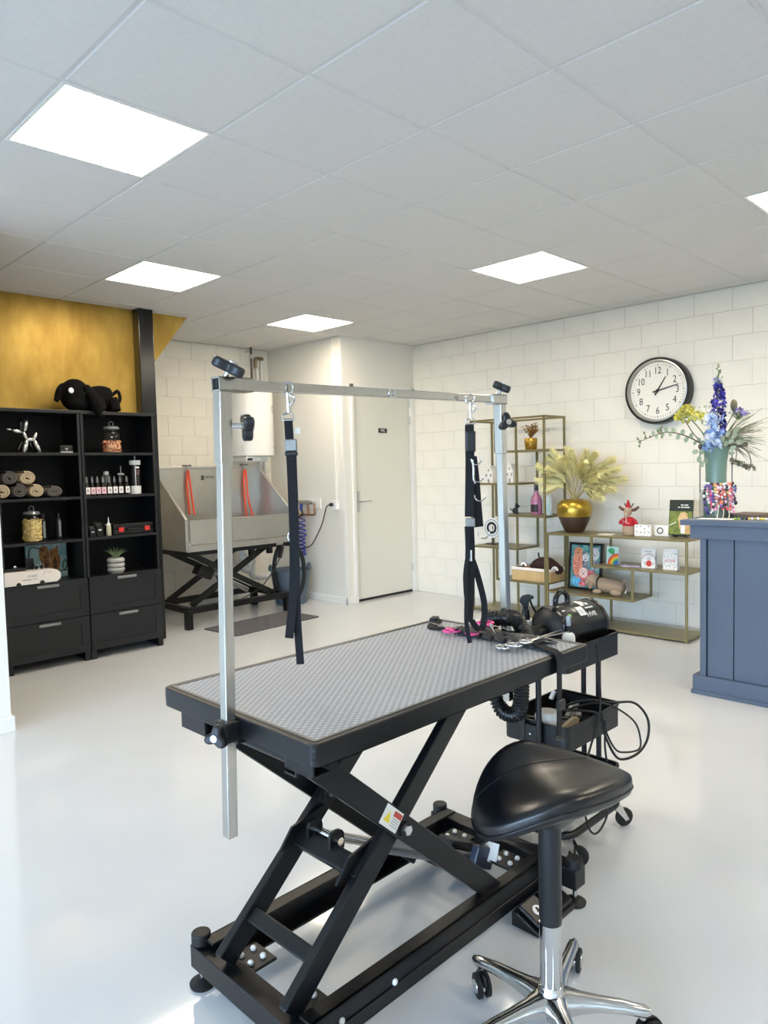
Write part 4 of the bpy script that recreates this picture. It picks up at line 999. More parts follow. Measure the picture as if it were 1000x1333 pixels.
MB().tube(bez([(-.06, -.07, .042), (-.05, -.095, .042), (.05, -.095, .042), (.06, -.07, .042)], 6), .006, 8).obj('handle', M_plastic, t, smooth=60)
for x, l in ((.335, 'dark slim bottle right beside the biscuit jar'), (.448, 'dark slim bottle standing alone right of the biscuit jar')):
    t = thing('slim_bottle', l, 'bottle', (x, 3.60, Z3), 0, 'dark slim bottles')
    MB().lathe([(0, 0), (.024, 0), (.025, .003), (.025, .145), (.016, .165), (.012, .17), (0, .17)], n=20).obj('body', mat('smoked_plastic', '25282C', .18), t, smooth=40)
    MB().lathe([(0, .169), (.014, .169), (.014, .192), (.01, .197), (0, .197)], n=16).obj('cap', M_plastic, t, smooth=40)
    MB().bb(-.008, .008, -.0262, -.0252, .02, .14).obj('label', mat('silver_grey_label', '8B8F92', .4), t)

# dog painting on canvas
t = thing('dog_painting', 'teal canvas painting of two brown dogs leaning in the cabinet', 'painting', (.385, 3.69, Z4), 0)
t.rotation_euler = (-.05, 0, 0)
MB().bb(-.15, .15, 0, .018, 0, .272).obj('canvas', mat('teal_paint', '6E9EA6', .7, col2='A9C6C8', vscale=9), t, bev=.001)
M_dbr = mat('dog_brown_paint', '6E4526', .75, col2='A9753A', vscale=40); M_dbk = mat('dog_dark_paint', '2E2019', .75, col2='5A3A24', vscale=40)
def blob(poly, m, nm, dep): MB().prism(poly, (0, -.0006*dep, 0), (1, 0, 0), (0, 0, 1), (0, .0006, 0)).obj(nm, m, t)
blob([(-.04, .03), (-.035, .10), (-.055, .17), (-.05, .225), (-.025, .25), (.005, .24), (.02, .21), (.02, .14), (.035, .09), (.03, .03)], M_dbr, 'dog_shape', 1)
blob([(.02, .03), (.03, .12), (.02, .18), (.03, .22), (.05, .215), (.075, .235), (.085, .245), (.085, .19), (.10, .14), (.09, .07), (.08, .03)], M_dbr, 'dog_shape', 2)
blob([(-.015, .04), (-.02, .11), (-.005, .16), (.008, .11), (.012, .04)], M_dbk, 'dog_shading', 3); blob([(.05, .05), (.045, .12), (.06, .17), (.072, .12), (.07, .05)], M_dbk, 'dog_shading', 3)
blob([(-.02, .165), (-.012, .15), (.0, .165), (-.01, .172)], M_ink, 'dog_nose', 4)
# chargers and cable in front of it
t = thing('charger', 'black mains charger with a looping cable in front of the painting', 'charger', (.23, 3.635, Z4))
MB().bb(-.03, .03, -.03, .03, .0, .17).obj('body', M_plastic, t, bev=.005)
MB().tube(bez([(0, -.02, .17), (.0, -.03, .225), (.02, -.03, .25), (.08, -.03, .235), (.11, -.01, .22)], 8), .004, 6).obj('cable', M_rubber, t, smooth=60)
MB().tube(bez([(.02, -.035, .13), (.09, -.04, .09), (.18, -.04, .07), (.24, -.04, .06), (.265, -.04, .10), (.25, -.045, .14), (.23, -.045, .10), (.25, -.045, .06), (.33, -.04, .10)], 8), .0035, 6).obj('cable', M_rubber, t, smooth=60)
t = thing('sunglasses', 'dark folded glasses lying on the white box', 'glasses', (.27, 3.54, .727), .1); t.scale = (.7, .7, .7)
for x in (-.028, .028): MB().lathe([(.0, 0), (.02, 0), (.022, .003), (0, .004)], (x, 0, .02), 18, R3(math.pi/2, 0, 0)).obj('lens', mat('dark_lens', '1A1C20', .1), t, smooth=40)
for x in (-.028, .028): MB().tube(arc((x, -.003, .02), .0225, 0, 6.283*17/18, 17), .0025, 6, closed=True).obj('rim', M_chrome, t, smooth=60)
MB().tube([(-.05, 0, .026), (-.053, .02, .024), (.03, .05, .016)], .0022, 5).obj('temple', M_plastic, t); MB().tube([(.05, 0, .026), (.053, .02, .022), (-.03, .05, .014)], .0022, 5).obj('temple', M_plastic, t)
# white box
t = thing('white_box', 'long white printed carton with rounded end on the drawer top', 'box', (.195, 3.52, Z4+.002))
M_bx = mat('white_carton', 'F0ECEA', .5)
MB().prism([(-.195, 0), (.165, 0), (.19, .018), (.196, .045), (.186, .075), (.165, .088), (-.195, .098)], (0, -.075, 0), (1, 0, 0), (0, 0, 1), (0, .15, 0)).obj('carton', M_bx, t, bev=.004)
for x in (-.10, .06): MB().cyl((x, -.078, .006), (x, -.072, .006), .016, n=20).obj('foot_notch', M_ink, t)
text('CORPS', .022, Mg, t, (-.005, -.0758, .058), FACE_NY); MB().bb(-.075, -.015, -.0756, -.075, .033, .038).obj('print_line', Mg, t); MB().bb(-.005, .03, -.0756, -.075, .034, .037).obj('print_line', Mg, t)
MB().tube(bez([(.07, -.077, .06), (.085, -.0775, .082), (.11, -.0775, .075), (.13, -.0775, .082)], 6), .0012, 5).obj('hair_line', Mg, t)
t = thing('black_device', 'low black device lying on the white carton', 'device', (.10, 3.54, .735))
MB().bb(-.08, .08, -.04, .04, 0, .018).obj('body', M_plastic, t, bev=.005)
MB().lathe([(0, 0), (.018, 0), (.02, .006), (.016, .016), (0, .018)], (.0, -.005, .018), 16).obj('dial', M_chrome, t, smooth=50)
# striped planter with spiky plant
t = thing('potted_plant', 'small spiky air plant in a grey banded concrete pot', 'plant', (.855, 3.55, Z4))
M_con = mat('pale_concrete', 'B9B8B2', .85, var=.06, vscale=40)
prof = []
for k in range(3): z0 = .012+.036*k; prof += [(.060, z0), (.066, z0+.006), (.067, z0+.020), (.062, z0+.028), (.056, z0+.030), (.056, z0+.035)]
MB().lathe([(0, 0), (.054, 0), (.058, .01)] + prof + [(.056, .118), (.05, .118), (.05, .105), (0, .105)], n=30).obj('pot', M_con, t, smooth=50)
for k in range(2): MB().lathe([(.0562, .041+.036*k), (.0585, .043+.036*k), (.0585, .047+.036*k), (.0562, .049+.036*k)], n=30).obj('dark_band', mat('dark_band', '3B3A38', .7), t, smooth=40)
M_leaf = mat('plant_leaf', '6E8257', .6, col2='93A478', vscale=30)
rnd = random.Random(3)
for k in range(20):
    a = 6.283*k/20*2.4; e = .25+.9*(k/20); ln = rnd.uniform(.085, .12)
    d = Vector((math.cos(a)*e, math.sin(a)*e, 1)).normalized(); tip = d*ln+Vector((math.cos(a), math.sin(a), -.4))*.02*e
    pts = bez([(0, 0, .105), Vector((0, 0, .105))+d*ln*.5, Vector((0, 0, .105))+tip], 4)
    MB().tube(pts, .006, 5, rf=lambda t_: 1.02-t_).obj('leaf', M_leaf, t, smooth=60)

# ------------------------------------------------------------------ wash bath
M_ss = mat('bath_steel', 'BBBAB5', .33, .8, var=.03, vscale=14)
BX0, BX1, BY0, BY1 = 1.628, 2.815, 3.80, 4.43
LB = ((BX0+BX1)/2, (BY0+BY1)/2, 0)
wb = thing('dog_wash_bath', 'stainless steel dog wash bath with sloped sides on a black scissor frame', 'bath', LB)
Wd(LB).bb(BX0+.003, BX1-.003, BY1-.012, BY1, .70, 1.462).obj('back_panel', M_ss, wb, bev=.002)
for x in (BX0, BX1):
    Wd(LB).prism([(BY0, .70), (BY1, .70), (BY1, 1.462), (BY1-.05, 1.462), (BY0, .985)], (x-.006, 0, 0), (0, 1, 0), (0, 0, 1), (.012, 0, 0)).obj('side_panel', M_ss, wb, bev=.002)
    Wd(LB).bar((x, BY1-.05, 1.462), (x, BY0, .987), .026, .010).obj('side_rim', M_ss, wb, bev=.003)
    Wd(LB).bb(x-.013, x+.013, BY0-.004, BY0+.010, .70, .99).obj('corner_post', M_ss, wb, bev=.002)
Wd(LB).bb(BX0, BX1, BY0+.004, BY1, .70, .735).obj('bath_floor', M_ss, wb)
Wd(LB).bb(BX0+.03, BX1-.012, BY0-.008, BY0+.002, .762, .978).obj('front_door', M_ss, wb, bev=.003)
Wd(LB).bb(BX0, BX1, BY0-.004, BY0+.008, .695, .748).obj('front_rail', M_ss, wb, bev=.002)
Wd(LB).cyl((BX0+.02, BY0-.012, .755), (BX0+.02, BY0-.012, .785), .009, n=10).obj('door_hinge', M_steel, wb, smooth=40)
Wd(LB).bb(BX0+.02, BX1-.02, BY1-.02, BY1-.012, 1.44, 1.466).obj('back_rim', M_ss, wb, bev=.002)
lgx, lgy, lgz = 2.195, BY1-.0135, 1.352
for dx_ in (-.031, -.014):
    for dz_ in (-.022, .002): Wd(LB).bb(lgx+dx_, lgx+dx_+.014, lgy-.002, lgy, lgz+dz_, lgz+dz_+.020).obj('logo_block', M_ink, wb)
text('VIVOG', .034, M_ink, wb, (lgx+.07-LB[0], lgy-.001-LB[1], lgz-LB[2]+.004), FACE_NY)
# frame
Wd(LB).bb(BX0+.02, BX1-.02, BY0+.03, BY0+.08, .655, .70).bb(BX0+.02, BX1-.02, BY1-.08, BY1-.03, .655, .70).obj('upper_frame', M_black, wb, bev=.003)
for x in (BX0+.05, BX1-.05): Wd(LB).bb(x-.025, x+.025, BY0+.03, BY1-.03, .65, .69).obj('upper_crossbar', M_black, wb, bev=.003)
FX0, FX1 = 1.50, 2.80
for y in (BY0+.02, BY1-.04): Wd(LB).bb(FX0+.14, FX1-.08, y-.025, y+.025, .14, .195).obj('lower_rail', M_black, wb, bev=.003)
for x in (1.64, 2.72): Wd(LB).bb(x-.025, x+.025, BY0, BY1, .14, .1945).obj('lower_crossbar', M_black, wb, bev=.003)
for x in (1.625, 2.725):
    for y in (BY0+.02, BY1-.04): Wd(LB).bb(x-.03, x+.03, y-.03, y+.03, 0, .17).obj('leg', M_black, wb, bev=.003)
for y in (BY0+.09, BY1-.12):
    Wd(LB).bar((1.72, y, .66), (2.62, y, .19), .05, .035, up=(0, 1, 0)).obj('scissor_arm', M_black, wb, bev=.003)
    Wd(LB).bar((1.72, y+.04, .19), (2.56, y+.04, .66), .05, .035, up=(0, 1, 0)).obj('scissor_arm', M_black, wb, bev=.003)
Wd(LB).bar((1.95, 4.1, .50), (2.45, 4.1, .22), .045, .045).obj('actuator', M_zinc, wb, bev=.008)
Wd(LB).box((1.93, 4.05, .47), (.16, .12, .10), R3(0, .5, 0)).obj('motor', M_plastic, wb, bev=.01)
Wd(LB).cyl((2.06, 4.0, .42), (2.10, 4.0, .33), .03, n=14).obj('motor_can', M_plastic, wb, smooth=40)
Wd(LB).tube(bez([(2.05, 3.98, .40), (2.0, 3.95, .30), (1.85, 3.93, .24), (1.78, 3.93, .20)], 6), .006, 6).obj('motor_cable', M_rubber, wb, smooth=60)
for x in (2.35, 2.56): Wd(LB).box((x, BY0+.06, .63), (.05, .05, .07)).obj('roller_bracket', M_black, wb, bev=.006)
# hand remote hooked on the frame, with lead
Wd(LB).box((2.655, 3.80, .60), (.035, .03, .12), R3(0, .35, 0)).obj('remote', M_plastic, wb, bev=.008)
Wd(LB).tube(bez([(2.64, 3.80, .545), (2.55, 3.80, .42), (2.40, 3.80, .28), (2.2, 3.82, .20)], 8), .005, 6).obj('remote_cable', M_rubber, wb, smooth=60)
Wd(LB).bb(2.60, 2.68, BY0-.006, BY0+.004, .675, .70).obj('remote_hook', M_zinc, wb)
# white drain pipe behind
t = thing('drain_pipe', 'white plastic drain trap below the wash bath', 'pipe', (2.70, 4.55, 0))
MB().tube(bez([(-.05, -.08, .68), (-.05, -.08, .50), (-.04, -.06, .40), (.03, -.05, .36), (.06, -.05, .42), (.10, -.03, .50), (.13, 0, .42), (.14, .02, .28), (.30, .05, .24), (.45, .1, .24)], 8), .035, 12).obj('pipe', M_whitepl, t, smooth=60)
for z in (.52,): MB().lathe([(.036, -.02), (.043, -.016), (.043, .016), (.036, .02)], (-.05, -.08, z), 16).obj('pipe_nut', M_whitepl, t, smooth=40)
# two orange tethers
M_or = mat('orange_cord', 'EC5A3A', .55)
for x, z1, l, sw in ((2.0, 1.0, 'orange tether hanging at the left of the bath back panel', .02), (2.66, .93, 'orange tether hanging near the middle of the bath back panel', .05)):
    Lo = (x, BY1-.02, 1.45)
    t = thing('tether', l, 'tether', Lo, 0, 'orange tethers in the wash bath')
    y = BY1-.04
    Wd(Lo).tube(bez([(x, y, 1.43), (x-.012, y, 1.30), (x-.008, y-.003, z1+.2), (x+.004, y-.005, z1)], 6), .010, 8).obj('cord', M_or, t, smooth=60)
    Wd(Lo).tube(bez([(x+.004, y-.01, 1.43), (x+.018, y-.01, 1.30), (x+.026, y-.012, z1+.2), (x+.03+sw, y-.014, z1-.01)], 6), .010, 8).obj('cord', M_or, t, smooth=60)
    Wd(Lo).tube(bez([(x, BY1-.03, 1.468), (x, y, 1.475), (x+.002, y, 1.44)], 5), .005, 6).obj('hook', M_zinc, t, smooth=60)
    Wd(Lo).box((x, BY1-.030, 1.475), (.09, .018, .012)).obj('hook_plate', M_black, t)

# ------------------------------------------------------------------ boiler
M_boil = mat('boiler_white', 'EDEDEA', .25)
LBo = (2.872, 4.55, 1.56)
t = thing('water_heater', 'white cylindrical water heater mounted on the block wall', 'water heater', LBo)
MB().lathe([(0, 0), (.215, 0), (.238, .012), (.240, .025), (.240, .690), (.225, .712), (.12, .722), (0, .724)], n=44).obj('tank', M_boil, t, smooth=30)
MB().bb(-.18, .10, -.16, .10, -.052, .0).obj('control_box', M_boil, t, bev=.01)
MB().bb(.0, .085, -.164, -.158, -.042, -.014).obj('control_panel', mat('panel_grey', 'C4C8CB', .4), t, bev=.003)
MB().bb(-.17, -.11, -.168, -.158, -.04, -.018).obj('valve', M_ink, t)
a_ = math.radians(-52); px_, py_ = .2405*math.cos(a_), .2405*math.sin(a_)
MB().tube([(px_+.022*math.cos(q)*math.cos(a_+math.pi/2), py_+.022*math.cos(q)*math.sin(a_+math.pi/2), .50+.04*math.sin(q)) for q in [6.283*k/24 for k in range(24)]], .0016, 5, closed=True).obj('thermometer_ring', Mg, t)
MB().tube([(px_, py_, .52), (px_-.01, py_-.006, .535)], .002, 5).obj('thermometer_needle', M_ink, t)
MB().box((px_, py_, .10), (.05, .001, .006), R3(0, 0, a_+math.pi/2)).obj('maker_print', Mg, t)
for k in range(3): MB().bb(-.205, -.185, -.135-.0, -.133, .06+.02*k, .072+.02*k).obj('rating_mark', Mg, t)
MB().bb(-.12, .12, .20, YB-4.55-.006, .3, .36).bb(-.12, .12, .20, YB-4.55-.006, .6, .64).obj('wall_bracket', M_zinc, t)
t = thing('supply_pipe', 'dark vertical pipe from ceiling to water heater', 'pipe', (3.01, 4.76, 2.28))
MB().cyl((0, -.06, -.02), (0, -.06, .478), .013, n=10).obj('pipe', mat('dark_pipe', '5E5A52', .5, .5), t, smooth=40)
MB().cyl((0, -.06, .36), (0, -.06, .40), .02, n=10).obj('coupling', M_zinc, t, smooth=40)
MB().cyl((0, -.06, .44), (0, .05, .44), .006, n=8).obj('pipe_clip', M_zinc, t, smooth=40)
t = thing('copper_pipe', 'white painted pipe pair with brass elbows beside the water heater', 'pipe', (3.17, 4.76, 1.3))
for x in (-.03, .035):
    MB().cyl((x, .02, 0), (x, .02, 1.33), .016, n=12).obj('pipe', M_trim, t, smooth=40)
MB().tube(bez([(-.045, .02, 1.25), (-.045, .02, 1.34), (-.02, .02, 1.36), (.05, .02, 1.36)], 5), .019, 10).obj('elbow', mat('brass_fitting', '8F7F63', .4, .7), t, smooth=60)
for z in (.2, .7, 1.1): MB().bb(-.05, .055, .03, .054, z-.01, z+.01).obj('pipe_clip', M_trim, t)

# ------------------------------------------------------------------ taps, socket, hose on the closet wall
XF = XK-.0
Lq = (XF, 4.06, 1.05)
t = thing('mixer_tap', 'chrome wall mixer tap with copper feed pipes on a white plate', 'tap', Lq)
Wd(Lq).bb(XF-.012, XF, 3.95, 4.20, .99, 1.105).obj('wall_plate', M_trim, t, bev=.004)
Wd(Lq).cyl((XF-.05, 4.07, 1.058), (XF-.05, 4.32, 1.058), .024, n=16).obj('mixer_body', M_chrome, t, smooth=40)
for y_ in (4.03, 4.14):
    Wd(Lq).cyl((XF, y_, 1.05), (XF-.06, y_, 1.05), .013, n=10).obj('valve', M_zinc, t, smooth=40)
    Wd(Lq).tube(bez([(XF-.035, y_, 1.05), (XF-.035, y_, .98), (XF-.035, y_, .93), (XF-.035, y_+.05, .925), (XF-.035, y_+.16, .925)], 5), .010, 8).obj('feed_pipe', mat('copper', 'B98A68', .35, .8), t, smooth=60)
Wd(Lq).tube(bez([(XF-.06, 4.22, 1.04), (XF-.065, 4.22, .97)], 3), .016, 10).obj('blue_hose_end', mat('blue_coil', '2C3FA8', .35), t, smooth=60)
M_blue = MATS['blue_coil']
Lq = (XF-.12, 4.16, .5)
t = thing('coil_hose', 'blue spiral water hose hanging below the tap', 'hose', Lq)
pts = []
for k in range(200):
    q = k/199; a = 2*math.pi*9*q; rr = .055-.015*q if q > .4 else .075
    pts.append((XF-.10+rr*math.sin(a)*.6, 4.21-.05*q+rr*math.cos(a), .90-.42*(q**.8)))
Wd(Lq).tube(pts, .008, 6).obj('coil', M_blue, t, smooth=60)
Wd(Lq).tube(bez([(XF-.062, 4.22, .985), (XF-.07, 4.19, .93), (XF-.08, 4.24, .90), pts[0]], 6), .008, 6).obj('feed', M_rubber, t, smooth=60)
# black hose loop
Lq = (2.87, 3.96, .05)
t = thing('hose_loop', 'thick black hose hanging in a tall loop in front of the bucket', 'hose', Lq)
dirh = Vector((.72, -.69, 0))
cc = Vector((2.875, 3.965, .375))
Wd(Lq).tube([cc+dirh*(.155*math.cos(a))+Vector((0, 0, .315*math.sin(a))) for a in [2*math.pi*k/48 for k in range(48)]], .021, 12, closed=True).obj('hose', M_rubber, t, smooth=60)
# bucket
M_buck = mat('bucket_blue_grey', '5F6E7B', .5)
t = thing('flexible_bucket', 'blue-grey flexible tub bucket on the floor beside the closet', 'bucket', (3.03, 4.15, 0))
MB().shell([(.155, 0), (.165, .01), (.206, .345), (.214, .35), (.214, .36)], .006, n=32).obj('tub', M_buck, t, smooth=40)
for s in (-1, 1):
    u_ = Vector((.7*s, -.3*s, 0)); MB().tube([Vector((u_.x*.275, u_.y*.275, .35))+Vector((.43, 1, 0)).normalized()*.06*math.cos(a)+Vector((0, 0, .06*math.sin(a))) for a in [math.pi*k/10 for k in range(11)]], .012, 8).obj('handle', M_buck, t, smooth=60)
# socket, conduit, cable
Lq = (XF, 3.70, 1.03)
t = thing('wall_socket', 'white wall socket with plug and surface conduit up to the ceiling', 'socket', Lq)
Wd(Lq).bb(XF-.045, XF, 3.665, 3.735, .985, 1.085).obj('socket_box', M_whitepl, t, bev=.005)
Wd(Lq).bb(XF-.018, XF, 3.69, 3.71, 1.085, 2.755).obj('conduit', M_trim, t, bev=.003)
Wd(Lq).cyl((XF-.045, 3.715, 1.04), (XF-.075, 3.725, 1.04), .018, n=14).obj('plug', M_rubber, t, smooth=40)
Wd(Lq).tube(bez([(XF-.07, 3.725, 1.04), (XF-.06, 3.80, 1.01), (XF-.05, 3.88, .85), (XF-.04, 3.98, .72), (XF-.04, 4.10, .59), (XF-.05, 4.25, .55)], 8), .006, 6).obj('cable', M_rubber, t, smooth=60)
# mat
t = thing('floor_mat', 'flat grey textured mat on the floor in front of the wash bath', 'mat', (2.22, 3.52, 0), math.radians(4))
MB().prism(rounded(-.49, .49, -.24, .24, .02, 3), (0, 0, .0005), (1, 0, 0), (0, 1, 0), (0, 0, .009)).obj('mat', mat('grey_mat', '504F52', .95, col2='626164', vscale=60, bump=.8, bscale=250), t)
# ------------------------------------------------------------------ bronze shelf units
M_brz = mat('bronze_metal', '8A7F58', .38, .55)
def unit(name, label, X0, X1, Y0, Y1, H, posts, shelves, verts):
    Lc = ((X0+X1)/2, (Y0+Y1)/2, 0)
    t = thing(name, label, 'shelf unit', Lc)
    s = .018
    for x in (X0+s/2, X1-s/2):
        for y in (Y0+s/2, Y1-s/2): Wd(Lc).bb(x-s/2, x+s/2, y-s/2, y+s/2, 0, H).obj('post', M_brz, t, bev=.001)
    for y0, y1, z in shelves:
        Wd(Lc).bb(X0+.001, X1-.001, y0+.001, y1-.001, z-.018, z).obj('shelf', M_brz, t, bev=.001)
    for y, z0, z1 in verts:
        for x in (X0+s/2, X1-s/2): Wd(Lc).bb(x-s/2, x+s/2, y-s/2, y+s/2, z0, z1).obj('upright', M_brz, t, bev=.001)
    return t
tall = unit('tall_shelf_unit', 'tall bronze metal etagere with staggered shelves against the block wall', 3.90, 4.255, 1.56, 2.395, 1.84, None,
     [(1.56, 2.395, .03), (1.56, 2.11, .338), (1.855, 2.395, .636), (1.56, 2.11, .943), (1.855, 2.395, 1.238), (1.56, 2.11, 1.540)],
     [(2.10, 1.540, 1.83), (1.864, 1.238, 1.522), (2.10, .943, 1.220), (1.864, .636, .925), (2.10, .338, .618), (1.864, .03, .320)])
Lc = ((3.90+4.255)/2, (1.56+2.395)/2, 0)
for x in (3.909, 4.246): Wd(Lc).bb(x-.009, x+.009, 1.56, 2.395, 1.822, 1.840).obj('top_rail', M_brz, tall, bev=.001)
for y in (1.569, 2.386): Wd(Lc).bb(3.90, 4.255, y-.009, y+.009, 1.8221, 1.8401).obj('top_rail', M_brz, tall, bev=.001)
low = unit('low_shelf_unit', 'low bronze metal console with staggered shelves below the clock', 3.85, 4.205, .278, 1.525, .797, None,
     [(.278, 1.525, .03), (.278, 1.525, .800), (.278, 1.095, .545), (.715, 1.525, .288)],
     [(1.086, .545, .782), (.724, .288, .527), (1.086, .03, .270)])

# items of the tall unit ------------------------------------------------
M_gold = mat('gold_ceramic', 'B08A3C', .32, .8)
t = thing('dried_bouquet', 'small gold face pot with dried brown sprigs on the top shelf', 'pot', (4.05, 1.80, 1.54)); t.scale = (1.3, 1.3, 1.2)
MB().lathe([(0, 0), (.036, 0), (.040, .006), (.046, .05), (.046, .085), (.042, .09), (.042, .08), (0, .08)], n=22).obj('pot', M_gold, t, smooth=40)
fa = MB().sph((-.044, -.012, .050), .014, (.6, .7, 1), n=10, m=8).sph((-.042, -.030, .058), .009, (.6, 1, .6), n=8, m=6).sph((-.042, .006, .058), .009, (.6, 1, .6), n=8, m=6).sph((-.042, -.012, .024), .013, (.5, 1, .5), n=8, m=6)
fa.obj('face', M_gold, t, smooth=70)
rnd = random.Random(5)
M_dry2 = mat('dried_brown', '6B4A22', .8, col2='A3752F', vscale=40)
for k in range(22):
    a = rnd.uniform(0, 6.283); e = rnd.uniform(.2, .95); ln = rnd.uniform(.07, .125)
    d = Vector((math.cos(a)*e, math.sin(a)*e*1.1, 1)).normalized(); b0 = Vector((0, 0, .085))
    m = MB().tube([b0, b0+d*ln*.6, b0+d*ln], .0022, 5)
    for q in range(7):
        pp_ = b0+d*ln*rnd.uniform(.45, 1.02)+Vector((rnd.uniform(-1, 1), rnd.uniform(-1, 1), rnd.uniform(-1, 1)))*.010
        m.sph(pp_, .0065, (1, 1, .7), n=6, m=4)
    m.obj('sprig', M_dry2, t)
M_house = mat('white_ceramic', 'EDEBE4', .4)
def house(y, w_, h_, label):
    t = thing('ceramic_house', label, 'ornament', (4.05, y, 1.238), 0, 'white ceramic canal houses')
    MB().prism([(-w_/2, 0), (w_/2, 0), (w_/2, h_*.62), (w_*.28, h_*.82), (w_*.14, h_), (-w_*.14, h_), (-w_*.28, h_*.82), (-w_/2, h_*.62)], (-.045, 0, 0), (0, 1, 0), (0, 0, 1), (.09, 0, 0)).obj('walls', M_house, t, bev=.002)
    mk = mat('house_window_grey', '9D9B94', .6)
    MB().bb(-.0465, -.0445, -w_*.12, w_*.12, 0, h_*.22).obj('door_opening', mk, t)
    for yy in (-.28, .28): MB().bb(-.0465, -.0445, (yy-.09)*w_, (yy+.09)*w_, h_*.36, h_*.52).obj('window_opening', mk, t)
    MB().bb(-.0465, -.0445, -w_*.09, w_*.09, h_*.68, h_*.80).obj('window_opening', mk, t)
house(2.255, .095, .165, 'left white ceramic house left of the steel post')
house(2.012, .082, .180, 'right white ceramic house right of the steel post')
t = thing('black_figurine', 'tiny black dog figurine on the middle etagere shelf', 'figurine', (4.03, 1.966, .943))
m = MB().sph((0, .008, .032), .024, (.9, 1.1, 1.2), n=12, m=8).sph((0, -.018, .075), .019, (1, 1.2, 1), n=12, m=8).tube([(0, -.005, .04), (0, -.014, .07)], .014, 8).tube([(0, .03, .025), (0, .055, .04), (0, .06, .055)], .005, 6)
m.tube([(-.01, -.012, .04), (-.012, -.016, 0)], .008, 8).tube([(.01, -.012, .04), (.012, -.016, 0)], .008, 8)
m.obj('body', M_plastic, t, smooth=70)
MB().sph((0, -.038, .073), .010, (1, 1.1, .8), n=8, m=6).obj('muzzle', M_plastic, t, smooth=70)
MB().tube([(-.012, -.014, .088), (-.016, -.012, .102)], .006, 6).tube([(.012, -.014, .088), (.016, -.012, .102)], .006, 6).obj('ears', M_plastic, t, smooth=70)
def bottle(loc, R_, H_, m1, mneck, label, ml=None):
    t = thing('wine_bottle', label, 'bottle', loc)
    MB().lathe([(0, 0), (R_*.92, 0), (R_, .008), (R_, H_*.46), (R_*.85, H_*.56), (R_*.42, H_*.70), (R_*.33, H_*.78), (R_*.33, H_*.80), (0, H_*.80)], n=24).obj('glass', m1, t, smooth=50)
    MB().lathe([(0, H_*.78), (R_*.36, H_*.78), (R_*.36, H_*.98), (R_*.40, H_*.985), (R_*.40, H_), (0, H_)], n=18).obj('neck_foil', mneck, t, smooth=40)
    if ml is not None:
        vs = []
        for k in range(9):
            a = math.radians(180-50+100*k/8-45*0)
            for z in (H_*.10, H_*.34): vs.append((R_*1.01*math.cos(a), R_*1.01*math.sin(a), z))
        m = MB(); m.add(vs, [(2*k, 2*k+1, 2*k+3, 2*k+2) for k in range(8)]); m.obj('label', ml, t)
bottle((4.03, 1.735, .943), .052, .285, mat('pink_glitter_glass', 'C58AA4', .35, .2, col2='8C4F72', vscale=180), mat('black_foil', '221A20', .35), 'pink glitter wine bottle with black neck', mat('dark_wine_label', '2B1E26', .5))
bottle((4.05, 1.625, .943), .042, .29, mat('white_blue_glass', 'DCE7E8', .3, col2='B9D6DC', vscale=8), mat('white_foil', 'E6E6E2', .35), 'white and pale blue wine bottle beside the pink one', mat('pale_blue_label', 'A9CFD6', .5))
# ring ornament
t = thing('ring_ornament', 'black and white concentric ring ornament on a small stand', 'ornament', (4.09, 2.285, .636))
MB().bb(-.03, .03, -.06, .06, 0, .008).obj('stand_base', M_plastic, t, bev=.002)
MB().cyl((0, 0, .006), (0, 0, .065), .006, n=8).obj('stand_rod', M_plastic, t, smooth=40)
for r0, r1, m_, nm in ((.098, .082, M_whitepl, 'white_ring'), (.082, .076, M_ink, 'black_ring'), (.076, .060, M_whitepl, 'white_ring'), (.060, .034, M_ink, 'black_ring'), (.034, .024, M_whitepl, 'white_ring')):
    MB().lathe([(r1, -.009), (r0, -.009), (r0, .009), (r1, .009), (r1, -.009)], (0, 0, .160), 40, R3(0, math.pi/2, 0)).obj(nm, m_, t, smooth=40)
MB().cyl((-.02, -.11, .19), (.0, -.075, .188), .008, n=8).obj('handle_peg', M_whitepl, t, smooth=40)
# basket with dark plush on lower shelf
t = thing('wicker_basket', 'rectangular slatted bamboo basket with white liner rim', 'basket', (4.06, 1.742, .338))
M_bam = mat('bamboo', 'CDAE7C', .6, var=.1, vscale=30, stretch=(1, 1, .2))
bx, by, bh = .13, .205, .115
MB().bb(-bx+.004, bx-.004, -by+.004, by-.004, 0, .008).obj('bottom', M_bam, t)
n_ = 20
for k in range(n_):
    y0 = -by+2*by*k/n_
    for x in (-bx, bx-.006): MB().bb(x, x+.006, y0+.001, y0+2*by/n_-.001, .002, bh).obj('slat', M_bam, t)
for k in range(12):
    x0 = -bx+.006+(2*bx-.012)*k/12
    for y in (-by, by-.006): MB().bb(x0+.0005, x0+(2*bx-.012)/12-.0005, y, y+.006, .002, bh).obj('slat', M_bam, t)
o = rounded(-bx-.006, bx+.006, -by-.006, by+.006, .02, 4); i = rounded(-bx+.006, bx-.006, -by+.006, by-.006, .015, 4)
ring(MB(), o, i, bh-.018, bh+.008).obj('liner_rim', mat('white_liner', 'EFE6DC', .8), t, bev=.003)
t = thing('brown_plush', 'dark brown plush lying in the bamboo basket', 'toy', (4.06, 1.70, .355))
M_bpl = mat('brown_plush', '3A2620', .95, bump=.6, bscale=120)
MB().tube(bez([(0, .10, .08), (0, .04, .12), (0, -.05, .135), (0, -.14, .10), (0, -.20, .085)], 6), .06, 14, rf=lambda t_: .35+.75*math.sin(math.pi*(.12+.8*t_))).obj('body', M_bpl, t, smooth=70)
MB().tube(bez([(0, .02, .17), (-.01, .03, .21), (-.005, .035, .235)], 4), .008, 6).obj('tail', M_bpl, t, smooth=60)
